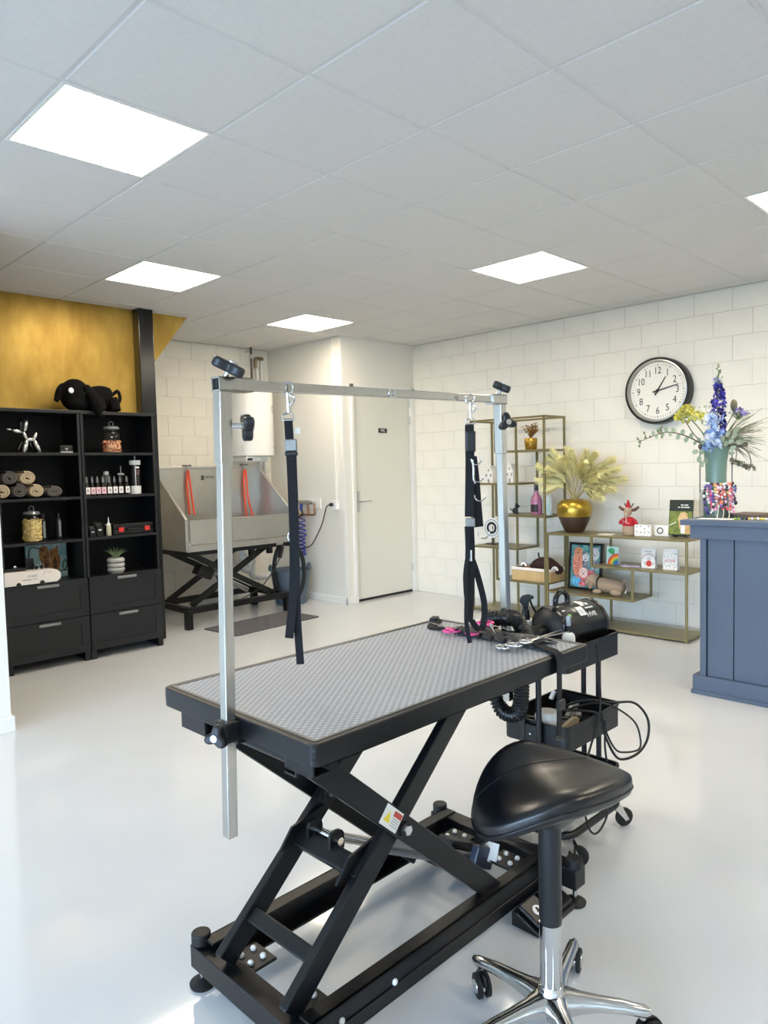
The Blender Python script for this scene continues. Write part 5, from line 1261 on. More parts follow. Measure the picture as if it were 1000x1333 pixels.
for y, zz in ((.135, .115), (-.195, .10)): MB().tube(arc((-.10, y, zz), .025, 0, math.pi, 10, (0, 1, 0), (0, 0, 1)), .011, 8).obj('white_paw', M_house, t, smooth=60)

# items of the low unit -------------------------------------------------
t = thing('gold_vase', 'large two-tone vase, gold above and dark brown below, holding pampas', 'vase', (4.03, 1.345, .800)); t.scale = (.9, .9, 1.0)
prof = [(.080, 0), (.092, .01), (.125, .07), (.155, .135), (.168, .175), (.170, .21), (.160, .25), (.135, .278), (.10, .29), (.092, .288)]
lowp = [p_ for p_ in prof if p_[1] <= .14]
MB().lathe([(0, 0)] + lowp + [(.1565, .14), (0, .14)], n=36).obj('brown_base', mat('brown_lacquer', '3D2C24', .35, var=.15, vscale=60), t, smooth=50)
MB().lathe([(0, .141), (.1568, .1402)] + [p_ for p_ in prof if p_[1] > .14] + [(.085, .27), (0, .265)], n=36).obj('gold_body', mat('brushed_gold', 'B3963F', .30, .9, var=.06, vscale=12), t, smooth=50)
# pampas plumes: stems with fine barbs
t2 = thing('pampas_plumes', 'pale yellow pampas grass plumes standing in the gold vase', 'dried flowers', (4.03, 1.345, 1.07))
M_pam = mat('pampas_yellow', 'F3EBB0', .95); M_stem = mat('pampas_stem', 'A79A5E', .8)
rnd = random.Random(11)
specs = [(.27, .40, .02), (.20, .46, -.02), (.10, .47, .05), (.0, .44, -.04), (-.10, .44, .03), (-.22, .42, -.03), (-.34, .37, .04), (-.42, .29, -.02), (-.44, .20, .05), (-.40, .12, -.05), (-.30, .06, -.08),
         (.34, .27, .05), (.33, .20, -.05), (.25, .12, -.07), (.30, .33, -.08), (.05, .38, -.10), (-.18, .34, -.12), (-.30, .24, -.12), (.16, .30, -.12)]
for (dy, dz, dx) in specs:
    b0 = Vector((rnd.uniform(-.015, .015), rnd.uniform(-.02, .02), .0)); tip = Vector((dx*1.2, dy, dz)); midp = b0.lerp(tip, .5)+Vector((0, 0, .08))
    pts = bez([b0, b0.lerp(midp, .6)+Vector((0, 0, .03)), midp, tip], 8); N = len(pts)
    MB().tube(pts, .003, 5, rf=lambda q: 1.1-.8*q).obj('stem', M_stem, t2, smooth=60)
    vs = []; fs = []
    n_ = 620
    for k in range(n_):
        q = .34+.66*k/n_; ii = q*(N-1); i_ = min(int(ii), N-2); p_ = pts[i_].lerp(pts[i_+1], ii-i_); d = (pts[i_+1]-pts[i_]).normalized()
        a = rnd.uniform(0, 6.283); o_ = d.orthogonal().normalized(); nrm = o_*math.cos(a)+d.cross(o_)*math.sin(a)
        prof_ = math.sin(math.pi*min(1, (q-.30)/.75))**.6
        ln = (.04+.075*rnd.random())*prof_
        e = p_+nrm*ln*.62+d*ln*.95+Vector((0, 0, -.25*ln)); w_ = d.cross(nrm)*.0034; m1 = p_.lerp(e, .55)+nrm*ln*.08
        b_ = len(vs); vs += [p_-w_*.6, p_+w_*.6, m1+w_, m1-w_, e]; fs += [(b_, b_+1, b_+2, b_+3), (b_+3, b_+2, b_+4)]
    m = MB(); m.add(vs, fs); tag(m.obj('plume', M_pam, t2), kind='stuff')
# christmas deer toy
t = thing('deer_toy', 'knitted deer toy with red jumper and pointed red hat', 'toy', (4.0, .822, .802))
M_kn = mat('beige_knit', 'B49B84', .9, bump=.5, bscale=250); M_rk = mat('red_knit', 'B8202C', .9, bump=.5, bscale=250)
MB().lathe([(0, 0), (.045, 0), (.052, .01), (.054, .05), (.048, .085), (0, .085)], n=22).obj('lower_body', M_kn, t, smooth=50)
MB().lathe([(0, .078), (.052, .078), (.051, .10), (.040, .135), (.022, .15), (0, .152)], n=22).obj('jumper', M_rk, t, smooth=50)
for s in (-1, 1): MB().tube(bez([(0, s*.03, .135), (-.01, s*.06, .115), (-.015, s*.072, .09)], 4), .014, 8).obj('sleeve', M_rk, t, smooth=60)
MB().sph((-.005, .006, .195), .038, (1, .85, 1.05), n=16, m=10).sph((-.028, .008, .172), .022, (1, 1, 1), n=12, m=8).obj('head', M_kn, t, smooth=70)
for s in (-1, 1): MB().tube(bez([(0, s*.03, .205), (0, s*.06, .215), (0, s*.085, .235)], 4), .013, 8, rf=lambda q: 1.1-.6*abs(q-.4)).obj('ear', mat('brown_felt', '6A4B40', .9), t, smooth=60)
for s in (-1, 1): MB().tube(bez([(0, s*.018, .228), (0, s*.032, .25), (0, s*.04, .262)], 3), .005, 6).obj('antler', MATS['brown_felt'], t, smooth=60)
MB().lathe([(0, 0), (.022, 0), (.016, .03), (.005, .065), (0, .07)], (0, .006, .225), 14, R3(0, 0, 0)).obj('hat', M_rk, t, smooth=60)
MB().tube(bez([(-.045, .0, .15), (-.052, -.002, .12), (-.052, -.004, .10)], 3), .007, 6).obj('scarf', mat('pink_knit', 'D59A98', .9), t, smooth=60)
for zz, yy in ((.11, .02), (.10, -.02), (.125, .03)): MB().sph((-.049, yy, zz), .005, n=8, m=5).obj('white_dot', M_house, t)
# white cards on the top
def cardbox(y0, y1, h_, x, label, marks):
    t = thing('printed_card', label, 'card', (x, (y0+y1)/2, .802)); w_ = abs(y1-y0)
    MB().bb(-.012, .012, -w_/2, w_/2, 0, h_).obj('card', M_paper, t, bev=.001)
    rr = random.Random(marks)
    for k in range(8):
        yy = -w_*.36+w_*.72*(k % 4)/3; zz = h_*(.78 if k < 4 else .34)+rr.uniform(-.01, .01)
        MB().box((-.0125, yy, zz), (.001, .012, .006), R3(rr.uniform(-.6, .6), 0, 0)).obj('small_print', mat('dark_print', '4B4B50', .6), t)
cardbox(.752, .612, .092, 3.965, 'white folded card with rows of small paw prints', 2)
t = thing('printed_card', 'white card with a dark floral motif half behind the paw print card', 'card', (4.04, .56, .802))
MB().bb(-.008, .008, -.06, .06, 0, .088).obj('card', M_paper, t, bev=.001)
for k in range(7):
    a = k*.9; MB().sph((-.0085, .012+.022*math.cos(a), .044+.022*math.sin(a)), .009, (.15, .6, 1.4), R3(a, 0, 0), n=8, m=6).obj('leaf_print', mat('dark_print', '4B4B50', .6), t)
# two flat leaflets
simple('leaflet', MB().bb(-.05, .05, -.06, .06, 0, .006), mat('cream_leaflet', 'E8E2D2', .6), 'small cream leaflets lying between vase and deer', 'leaflet', (3.95, 1.0, .8005), (0, 0, .2))
simple('leaflet', MB().bb(-.05, .05, -.08, .08, 0, .006), mat('lilac_leaflet', 'A9A9C9', .5, col2='C9BFDA', vscale=15), 'lilac leaflet lying flat beside the rainbow card', 'leaflet', (3.99, .79, .5455), (0, 0, .1))
# dog book on an easel
t = thing('dog_book', 'dark green dog book standing upright on a black plate stand', 'book', (4.03, .41, .802))
t.rotation_euler = (0, .12, 0)
MB().bb(-.010, .010, -.092, .092, .012, .295).obj('cover', mat('book_green', '20271C', .4), t, bev=.001)
MB().bb(-.0108, -.0099, -.09, .09, .02, .205).obj('photo_meadow', mat('meadow_green', '5C6A2C', .6, col2='82903F', vscale=25), t)
def bookpoly(poly, m, nm, d): MB().prism(poly, (-.0108-.0004*d, 0, 0), (0, -1, 0), (0, 0, 1), (-.0004, 0, 0)).obj(nm, m, t)
M_lab_dog = mat('golden_fur', 'C9A36A', .8, col2='E3C79A', vscale=40)
bookpoly([(-.02, .15), (.0, .19), (.03, .2), (.055, .185), (.06, .14), (.085, .10), (.09, .025), (.02, .025), (-.005, .07)], M_lab_dog, 'dog_photo', 1)
bookpoly([(.005, .115), (.04, .115), (.04, .03), (.008, .03)], M_paper, 'white_bib', 2)
bookpoly([(-.085, .085), (-.03, .115), (-.03, .122), (-.085, .092)], M_paper, 'white_paw', 2)
for y0_, w_, zz in ((.0, .022, .250), (.028, .03, .250), (-.022, .014, .232), (.0, .026, .232), (.03, .04, .232)): bookpoly([(y0_, zz), (y0_+w_, zz), (y0_+w_, zz+.008), (y0_, zz+.008)], M_paper, 'title_mark', 1)
st_ = MB().bb(-.04, .03, -.055, -.045, 0, .008).bb(-.04, .03, .035, .045, 0, .008).bb(.008, .016, -.05, .05, .004, .16).bb(-.040, -.034, -.056, -.044, 0, .022).bb(-.040, -.034, .034, .046, 0, .022)
st_.obj('plate_stand', M_plastic, t)
# framed picture of dogs
t = thing('dog_picture', 'black framed colourful picture of four dogs leaning on the low shelf', 'picture', (4.06, 1.268, .29)); t.rotation_euler = (0, .10, 0)
fw_, fh_ = .325, .415
fr = MB().bb(-.012, .010, -fw_/2, -fw_/2+.022, 0, fh_).bb(-.012, .010, fw_/2-.022, fw_/2, 0, fh_).bb(-.0121, .0099, -fw_/2, fw_/2, 0, .022).bb(-.0121, .0099, -fw_/2, fw_/2, fh_-.022, fh_)
fr.obj('frame', M_plastic, t, bev=.002)
MB().bb(-.004, .006, -fw_/2+.02, fw_/2-.02, .02, fh_-.02).obj('print', mat('picture_teal', '2E6B6E', .5, col2='7FB9B4', vscale=22), t)
def pic(poly, m, d, nm): MB().prism(poly, (-.004-.0005*d, 0, 0), (0, -1, 0), (0, 0, 1), (-.0005, 0, 0)).obj(nm, m, t)
def ell(cx, cz, a, b, n=18): return [(cx+a*math.cos(6.283*k/n), cz+b*math.sin(6.283*k/n)) for k in range(n)]
M_p1 = mat('poodle_coral', 'C4644E', .7, col2='E9A58C', vscale=60); M_p2 = mat('husky_grey', '4A4F57', .7, col2='B9C0C6', vscale=60); M_p3 = mat('white_dog', 'E6E4E2', .7, col2='C7C3C6', vscale=50); M_p4 = mat('bulldog_pink', 'E0B8AE', .7, col2='F2DCD4', vscale=50); M_p5 = mat('blue_brush', '2F86C4', .6, col2='6FC2E0', vscale=60); M_p6 = mat('red_flowers', 'A92E42', .7, col2='E48A94', vscale=70)
pic(ell(-.075, .23, .05, .13), M_p1, 1, 'poodle'); pic(ell(-.072, .335, .042, .04), mat('poodle_apricot', 'E2A07C', .7, col2='C9764F', vscale=70), 2, 'poodle_head')
pic(ell(.0, .25, .036, .09), M_p2, 1, 'husky'); pic(ell(.0, .285, .03, .035), M_p3, 2, 'husky_face'); pic([(-.03, .30), (-.022, .335), (-.01, .312)], M_p2, 3, 'husky_ear'); pic([(.03, .30), (.022, .335), (.01, .312)], M_p2, 3, 'husky_ear')
pic(ell(.085, .32, .045, .055), M_p3, 1, 'white_dog'); pic([(.05, .35), (.055, .385), (.075, .365)], M_p3, 2, 'white_ear'); pic([(.12, .35), (.122, .385), (.10, .365)], M_p3, 2, 'white_ear')
pic(ell(.09, .22, .04, .05), M_p2, 1, 'dark_patch')
pic(ell(.03, .12, .085, .06), M_p6, 1, 'flowers'); pic(ell(-.015, .15, .042, .045), M_p4, 2, 'bulldog'); pic(ell(.055, .10, .035, .03), M_p4, 3, 'pale_flower')
pic(ell(-.085, .075, .042, .05), M_p5, 1, 'blue_brush'); pic(ell(-.02, .05, .04, .02), M_p6, 2, 'pink_brush')
for cx, cz in ((-.011, .29), (.012, .29), (-.03, .16), (.0, .16), (-.087, .345), (-.06, .345), (.072, .33), (.10, .33)): pic(ell(cx, cz, .0036, .0036, 8), M_ink, 5, 'eye')
for cx, cz in ((.0, .268), (-.015, .14), (-.073, .325), (.086, .308)): pic(ell(cx, cz, .008, .006, 8), M_ink, 5, 'nose')
# greeting cards on the middle shelf
def gcard(x, yc, w_, h_, label):
    t = thing('greeting_card', label, 'card', (x, yc, .546), 0, 'greeting cards on the low shelf'); t.rotation_euler = (0, .06, 0)
    MB().bb(-.001, .001, -w_/2, w_/2, 0, h_).obj('front', M_paper, t)
    MB().box((.028, 0, h_*.48), (.002, w_, h_*.98), R3(0, -.22, 0)).obj('back', M_paper, t)
    return t
def cpic(t, poly, m, d, nm): MB().prism(poly, (-.001-.0004*d, 0, 0), (0, -1, 0), (0, 0, 1), (-.0004, 0, 0)).obj(nm, m, t)
t = gcard(4.0, .972, .108, .150, 'greeting card with a rainbow and a green animal')
cpic(t, [(-.052, .002), (.052, .002), (.052, .148), (-.052, .148)], mat('mint', 'BFE5DA', .6), 1, 'mint_ground')
for k, (r_, c_) in enumerate(((.095, 'E0503C'), (.080, 'F08A2C'), (.065, 'F3CF3C'), (.050, '3FA66B'), (.035, '3B66B5'))):
    pts = [(.052-r_*math.cos(a), .0+r_*math.sin(a)) for a in [math.pi/2*j/10 for j in range(11)]] + [(.052, .002)]
    cpic(t, pts, mat('rainbow_%d' % k, c_, .6), 2+k, 'rainbow_band')
cpic(t, ell(-.01, .115, .03, .022), mat('animal_green', '3E9C63', .6), 2, 'animal'); cpic(t, ell(.0, .10, .02, .018), mat('animal_green'.strip(), '3E9C63', .6), 3, 'animal')
t = gcard(3.95, .634, .115, .155, 'greeting card with a red vase of flowers')
M_rd = mat('card_red', 'D2463E', .6); M_gr = mat('card_grey', '6B6F78', .6)
cpic(t, ell(.005, .038, .024, .026), M_rd, 1, 'red_vase')
for k in range(9):
    a = math.radians(20+17.5*k); q0 = (.005+.012*math.cos(a), .06+.01*math.sin(a)); ln = .045
    e = (q0[0]+ln*math.cos(a), q0[1]+ln*math.sin(a)); cpic(t, [(q0[0]-.001, q0[1]), (e[0], e[1]), (q0[0]+.0015, q0[1])], M_gr, 1, 'stem'); cpic(t, ell(e[0], e[1], .006, .005, 8), M_rd if k % 2 else M_gr, 2, 'flower')
for s in (-1, 1): cpic(t, [(.005+s*.03, .02), (.005+s*.042, .05), (.005+s*.036, .05), (.005+s*.026, .022)], M_gr, 1, 'leaf')
for k in range(5): cpic(t, [(-.035+.014*k, .130), (-.027+.014*k, .130), (-.027+.014*k, .136+.004*(k % 2)), (-.035+.014*k, .136)], M_gr, 1, 'script_mark')
t = gcard(3.95, .455, .116, .165, 'greeting card with red LOVE lettering on grey doodles')
rr = random.Random(4)
for k in range(46):
    u_, v_ = rr.uniform(-.05, .05), rr.uniform(.01, .155)
    if .052 < v_ < .088 and abs(u_) < .036: continue
    cpic(t, ell(u_, v_, .004, .003, 6), mat('doodle_grey', '9DA3AE', .6), 1, 'doodle')
text('LOVE', .034, M_rd, t, (-.0016, 0, .07), FACE_NX)
# plush puppy on the lower shelf
t = thing('plush_puppy', 'beige plush puppy with dark collar lying on the low shelf', 'toy', (3.985, 1.0, .289))
M_pup = mat('beige_plush', 'A8937C', .95, bump=.5, bscale=150)
m = MB().tube(bez([(0, .10, .085), (0, .03, .08), (0, -.06, .075), (0, -.14, .065)], 6), .062, 16, rf=lambda q: .80+.22*math.sin(math.pi*q)-.25*max(0, q-.8)/.2)
m.sph((-.01, .125, .115), .058, (1, 1.0, .95), n=16, m=10).sph((-.03, .165, .095), .036, (.95, 1.2, .9), n=12, m=8)
m.sph((-.05, .08, .022), .025, (1, 1.7, .85), n=12, m=8).sph((-.05, -.09, .028), .034, (1, 1.5, .8), n=12, m=8)
m.obj('body', M_pup, t, smooth=75)
MB().sph((-.058, .135, .085), .03, (.35, .8, 1.6), R3(.25, 0, 0), n=12, m=8).obj('ear', mat('beige_plush_dark', '957D66', .95), t, smooth=70)
MB().tube([(0+.062*math.cos(a), .078, .088+.060*math.sin(a)) for a in [6.283*k/20 for k in range(20)]], .0045, 6, closed=True).obj('collar', M_rubber, t, smooth=60)
MB().tube(bez([(0, -.13, .11), (0, -.15, .14), (.0, -.14, .155)], 4), .006, 6).obj('tail', M_pup, t, smooth=60)
MB().box((-.02, -.165, .04), (.03, .006, .03), R3(.2, 0, .3)).obj('care_tag', M_paper, t)
MB().sph((-.045, .20, .10), .009, n=8, m=6).obj('nose', M_ink, t, smooth=60)

# ------------------------------------------------------------------ wall clock
Lk = (XR, .727, 1.998)
t = thing('wall_clock', 'large round wall clock with black rim and black numerals', 'clock', Lk)
RK = R3(0, -math.pi/2, 0)
MB().lathe([(.0, .0), (.272, .0), (.280, .008), (.280, .088), (.272, .100), (.262, .100), (.258, .094), (.258, .06), (0, .06)], (0, 0, 0), 64, RK).obj('case', mat('clock_black', '17171A', .25), t, smooth=40)
MB().lathe([(.236, .061), (.2585, .061), (.2585, .096), (.250, .097), (.238, .075), (.236, .061)], (0, 0, 0), 64, RK).obj('inner_bezel', mat('clock_silver', 'B9B9B4', .3, .8), t, smooth=40)
MB().lathe([(0, .061), (.240, .061), (.240, .066), (0, .066)], (0, 0, 0), 64, RK).obj('dial', mat('clock_dial', 'F7F4EA', .6), t)
for k in range(1, 13):
    a = math.radians(90-30*k); text(str(k), .082, M_ink, t, (-.0665, -.168*math.cos(a), .168*math.sin(a)), FACE_NX, 'numeral', sx=.82)
for k in range(60):
    a = math.radians(6*k); r_ = .218; L_ = .010 if k % 5 else .016
    MB().box((-.0664, -r_*math.cos(a), r_*math.sin(a)), (.001, L_, .003 if k % 5 else .006), R3(-a, 0, 0)).obj('minute_mark', M_ink, t)
def hand(deg, ln, wd_, x):
    a = math.radians(90-deg); d = Vector((0, -math.cos(a), math.sin(a))); s_ = Vector((0, math.sin(a), math.cos(a)))
    MB().prism([(-.04, -wd_*.7), (ln, -wd_*.35), (ln, wd_*.35), (-.04, wd_*.7)], (x, 0, 0), d, s_, (-.002, 0, 0)).obj('hand', M_ink, t)
hand(32, .135, .010, -.071); hand(77, .185, .009, -.074)
MB().lathe([(0, .066), (.012, .066), (.012, .080), (0, .080)], (0, 0, 0), 20, RK).obj('hand_hub', M_ink, t, smooth=40)
MB().lathe([(0, .084), (.244, .084), (.244, .0855), (0, .0855)], (0, 0, 0), 64, RK).obj('cover_glass', glassmat('clock_glass', 'FFFFFF', 0.0), t)

# ------------------------------------------------------------------ counter
M_ctr = mat('counter_blue_grey', '566173', .5, var=.03, vscale=6, bump=.08, bscale=40)
Lr = (3.0, -1.3, 0)
ct = thing('counter_desk', 'blue-grey painted plank counter at the right edge', 'counter', Lr)
Y0c, Y1c = -2.5, -.272
Wd(Lr).bb(2.735, 3.30, Y0c, Y1c-.006, .02, 1.0).obj('carcass', M_ctr, ct)
Wd(Lr).bb(2.66, 3.38, Y0c-.05, -.165, 1.018, 1.05).obj('counter_top', M_ctr, ct, bev=.004)
Wd(Lr).bb(2.685, 3.34, Y0c-.02, -.215, .938, 1.018).obj('apron', M_ctr, ct, bev=.004)
Wd(Lr).bb(2.695, 3.34, Y0c-.02, -.228, 0, .112).obj('plinth', M_ctr, ct, bev=.004)
Wd(Lr).bb(2.682, 3.35, Y0c-.03, -.222, 0, .022).obj('plinth_strip', M_ctr, ct, bev=.003)
Wd(Lr).bb(2.702, 2.74, -.304, -.268, .112, .938).obj('corner_stile', M_ctr, ct, bev=.004)
y = -.309
k = 0
while y > Y0c+.05:
    wp = (.150, .188, .172, .180)[k % 4]
    Wd(Lr).bb(2.716+.002*(k % 2), 2.736, y-wp+.0035, y, .112, .938).obj('plank', M_ctr, ct, bev=.003)
    y -= wp+.001; k += 1
Wd(Lr).bb(2.74, 3.34, -.276, -.268, .112, .938).obj('side_panel', M_ctr, ct)

# vase, lantern, bouquet
VX, VY, VZ = 2.93, -.275, 1.05
lt = thing('glass_lantern', 'grey glass lantern with metal side rods around the vase on the counter', 'lantern', (VX, VY, VZ))
MB().lathe([(0, .001), (.078, 0.001), (.092, .012), (.094, .03), (.094, .165), (.096, .17)], n=32, caps=False).obj('glass', glassmat('smoky_glass', 'E6E8E9', .06), lt, smooth=40)
for s in (-1, 1):
    d = Vector((.71*s, -.70*s, 0))*.099
    MB().cyl((d.x, d.y, .16), (d.x, d.y, .435), .0032, n=8).obj('side_rod', mat('dark_rod', '4A4743', .4, .8), lt, smooth=40)
M_wood = mat('driftwood', '7C6F62', .8, col2='5A4E44', vscale=30, stretch=(1, 1, 6))
MB().tube(bez([Vector((-.71, .70, 0))*.105+Vector((0, 0, .437)), Vector((0, 0, .442)), Vector((.71, -.70, 0))*.12+Vector((0, 0, .437)), Vector((.71, -.70, 0))*.19+Vector((0, 0, .445))], 5), .014, 10).obj('wood_handle', M_wood, lt, smooth=60)
va = thing('green_vase', 'tall sage green waisted vase standing in the glass lantern', 'vase', (VX, VY, VZ+.004))
MB().shell([(.066, 0), (.070, .01), (.070, .12), (.060, .20), (.059, .26), (.062, .34), (.071, .40), (.083, .425)], .004, n=36).obj('body', mat('sage_glaze', '6F8A7F', .3), va, smooth=50)
# beaded bracelets round the lantern
pal = ['F2EFEA', 'E7506A', 'F28A6A', 'E9A4C0', 'C23A3A', '7C5AB8', '2B2B2E', 'F5D66A', 'D96AA0', 'FFFFFF']
MBD = [mat('bead_%d' % k, c, .3) for k, c in enumerate(pal)]; M_bl = mat('bead_blue', '3E86D0', .3); M_nv = mat('bead_navy', '1F2A6B', .3)
rnd = random.Random(21)
def bracelet(pts, mats, label, r=.0080, charm=None):
    c0 = Vector(pts[0]); t = thing('bead_bracelet', label, 'bracelet', c0, 0, 'bead bracelets on the lantern')
    P_ = bez(pts, 14); out = [P_[0]]
    for q in P_[1:]:
        if (q-out[-1]).length >= r*1.95: out.append(q)
    byM = {}
    for k, q in enumerate(out): byM.setdefault(mats[rnd.randrange(len(mats))], []).append(q)
    for mm, qs in byM.items():
        b_ = MB()
        for q in qs: b_.sph(q-c0, r*rnd.uniform(.85, 1.1), n=8, m=6)
        tag(b_.obj('beads', mm, t, smooth=70), kind='stuff')
    if charm is not None: MB().sph(Vector(pts[len(pts)//2])-c0, .013, (1, 1, 1), n=6, m=4).obj('charm', charm, t)
rr_ = .103
def rim(deg, z, r=rr_): a = math.radians(deg); return Vector((VX+r*math.cos(a), VY+r*math.sin(a), VZ+z))
W_, R_, O_, P_k, DR, PU, BK, YL, MG, W2 = MBD
sets = [([(165, .19), (163, .13), (168, .06), (178, .035), (190, .05), (193, .13), (188, .19)], [W_, PU, W2, BK], 'white and purple bead bracelet at the far left of the lantern', M_nv),
        ([(186, .20), (184, .14), (188, .07), (196, .05), (204, .08), (205, .15), (203, .20)], [R_, MG, W_, P_k], 'pink and red bead bracelet second from the left', None),
        ([(198, .20), (200, .13), (208, .075), (216, .10), (216, .17), (214, .20)], [O_, W_, YL, P_k], 'orange and cream bead bracelet with an orange star', O_),
        ([(212, .20), (214, .12), (222, .055), (230, .08), (229, .15), (226, .20)], [W_, DR, PU, BK, P_k], 'white and dark red bead bracelet in the middle', None),
        ([(224, .20), (228, .12), (236, .06), (246, .055), (250, .10), (247, .16), (243, .20)], [R_, P_k, W_, O_], 'coral and white bead bracelet right of the middle', None),
        ([(240, .20), (246, .14), (254, .05), (262, .04), (266, .10), (262, .18)], [W_, MG, P_k], 'pale pink bead bracelet with a tassel', P_k),
        ([(258, .20), (266, .16), (276, .10), (286, .09), (288, .14), (280, .20)], [M_bl, W_, BK], 'blue, white and black bead bracelet at the right', BK)]
sets += [([(176, .20), (174, .15), (178, .10), (183, .09), (186, .15), (184, .20)], [P_k, W_, PU], 'short lilac and white bead bracelet near the left of the lantern', None),
         ([(206, .205), (207, .16), (212, .12), (218, .13), (220, .18), (218, .205)], [R_, W2, O_, DR], 'short red bead bracelet over the lantern front', None),
         ([(234, .205), (236, .17), (242, .14), (248, .15), (250, .20)], [W_, BK, YL, O_], 'short white bead bracelet with black beads', None),
         ([(272, .20), (276, .17), (282, .15), (290, .17), (292, .20)], [M_bl, M_bl, W_, M_nv], 'blue bead bracelet at the far right of the lantern', None),
         ([(160, .215), (180, .212), (200, .208), (220, .208), (240, .210), (260, .212), (285, .215)], [YL, W_, W2, O_, BK, R_], 'cream bead strand wound around the lantern rim', None)]
for pts, ms, lab, ch in sets: bracelet([rim(a, z, rr_+.006*(i_ % 2)) for i_, (a, z) in enumerate(pts)], ms, lab, charm=ch)
t = thing('bracelet_cord', 'pale cord tails hanging from the bracelets to the counter', 'cord', rim(205, .0))
for a, z in ((207, .09), (222, .06), (240, .05)):
    c0 = rim(205, .0); MB().tube(bez([rim(a, z, .112)-c0, rim(a, z*.5, .116)-c0, rim(a-4, .002, .120)-c0], 6), .0025, 5).obj('cord', mat('cream_cord', 'E6DFC8', .8), t)
# beads lying on the counter and a wooden board
t = thing('wooden_board', 'weathered grey wooden board lying on the counter behind the vase', 'board', (3.06, -.44, VZ), math.radians(-8))
MB().bb(-.11, .11, -.10, .10, 0.0005, .022).obj('board', M_wood, t, bev=.003)
bracelet([(2.78, -.44, VZ+.007), (2.80, -.50, VZ+.007), (2.84, -.54, VZ+.007), (2.80, -.60, VZ+.007), (2.76, -.66, VZ+.007), (2.80, -.70, VZ+.007)], [W_, W2, YL, BK, mat('bead_green', '9BC23C', .3)], 'white bead string with black and green beads lying on the counter')
simple('paper_tag', MB().bb(-.05, .05, -.10, .10, 0, .002), M_paper, 'white paper slip lying on the counter before the vase', 'paper', (2.80, -.33, VZ+.0005), (0, 0, .1))

# bouquet
bq = thing('flower_bouquet', 'mixed artificial bouquet with tall blue delphinium in the sage vase', 'bouquet', (VX, VY, VZ+.40))
Lb = Vector((VX, VY, VZ+.40))
rt = Vector((.708, -.706, 0)); fwv = Vector((.705, .706, 0))
def bp_(u, v, dep=0.0): return rt*u + fwv*dep + Vector((0, 0, v))    # offsets across the view wall, height, depth
rnd = random.Random(9)
def petals(m, c, r, n=5, nrm=None):
    nrm = nrm or Vector((rnd.uniform(-1, 1), rnd.uniform(-1, 1), rnd.uniform(-.3, 1))).normalized(); a = nrm.orthogonal().normalized(); b = nrm.cross(a)
    for k in range(n):
        t_ = 6.283*k/n+rnd.uniform(-.2, .2); d = a*math.cos(t_)+b*math.sin(t_); s_ = nrm.cross(d)
        m.add([c, c+d*r*.55+s_*r*.38+nrm*r*.12, c+d*r+nrm*r*.22, c+d*r*.55-s_*r*.38+nrm*r*.12], [(0, 1, 2, 3)])
M_gst = mat('green_stem', '6E7F4E', .7)
def stem(a, b, r=.0035, m=None): MB().tube(bez([a, a.lerp(b, .5)+Vector((0, 0, .02)), b], 6), r, 6).obj('stem', m or M_gst, bq, smooth=60)
def cluster(name, cols, pts, r, n=5):
    for ci, mm in enumerate(cols):
        m = MB()
        for k, p_ in enumerate(pts):
            if k % len(cols) == ci: petals(m, p_, r*rnd.uniform(.8, 1.2), n)
        tag(m.obj(name, mm, bq), kind='stuff')
# delphinium
stem(bp_(.0, .0), bp_(.015, .50)); pts = []
for k in range(150):
    q = k/150; z = .10+.32*q; w_ = .034*(1-.5*max(0, q-.6)/.4)*(1 if rnd.random() > .0 else .5); a = rnd.uniform(0, 6.283); pts.append(bp_(.014+w_*math.cos(a), z, w_*math.sin(a)))
cluster('delphinium_florets', [mat('delphinium_indigo', '2B2A8E', .6), mat('delphinium_violet', '4A3FB0', .6), mat('delphinium_dark', '1E1C5E', .6)], pts, .017)
pts = [bp_(.012+rnd.uniform(-.022, .022), rnd.uniform(.40, .455), rnd.uniform(-.02, .02)) for k in range(26)]
cluster('delphinium_buds', [mat('delphinium_light', '5560C0', .6), mat('bud_green', '7C8A66', .7)], pts, .011, 4)
m = MB()
for k in range(7): m.sph(bp_(.012+rnd.uniform(-.01, .012), .46+.012*k, rnd.uniform(-.008, .008)), .006, (1, 1, 1.3), n=6, m=5)
m.obj('top_buds', MATS['bud_green'], bq, smooth=60)
# yellow cluster
stem(bp_(-.03, .02), bp_(-.15, .20)); pts = []
for k in range(190):
    a = rnd.uniform(0, 6.283); rr = math.sqrt(rnd.random()); pts.append(bp_(-.165+.085*rr*math.cos(a), .235+.048*rr*math.sin(a)+.01*rnd.random(), .05*math.sin(a*2)*rr))
cluster('yellow_florets', [mat('yellow_bloom', 'D3CB52', .7), mat('yellow_lime', 'B3AE4A', .7), mat('yellow_pale', 'E6E08E', .7)], pts, .013)
pts = [bp_(-.07+.055*rnd.uniform(-1, 1), .225+.055*rnd.uniform(-1, 1), rnd.uniform(-.03, .03)) for k in range(60)]
cluster('white_filler', [mat('white_filler', 'E9EDE4', .8), mat('filler_green', 'A9B48E', .8)], pts, .011, 4)
# pale blue hydrangea column
pts = []
for k in range(120):
    q = k/120; pts.append(bp_(-.045+.01*q+rnd.uniform(-.042, .042), .02+.20*q+rnd.uniform(-.02, .02), -.05+rnd.uniform(-.03, .03)))
cluster('pale_blue_florets', [mat('hydrangea_blue', 'A9BFE2', .7), mat('hydrangea_pale', 'D5DFEE', .7), mat('hydrangea_deep', '8AA6DB', .7)], pts, .020)
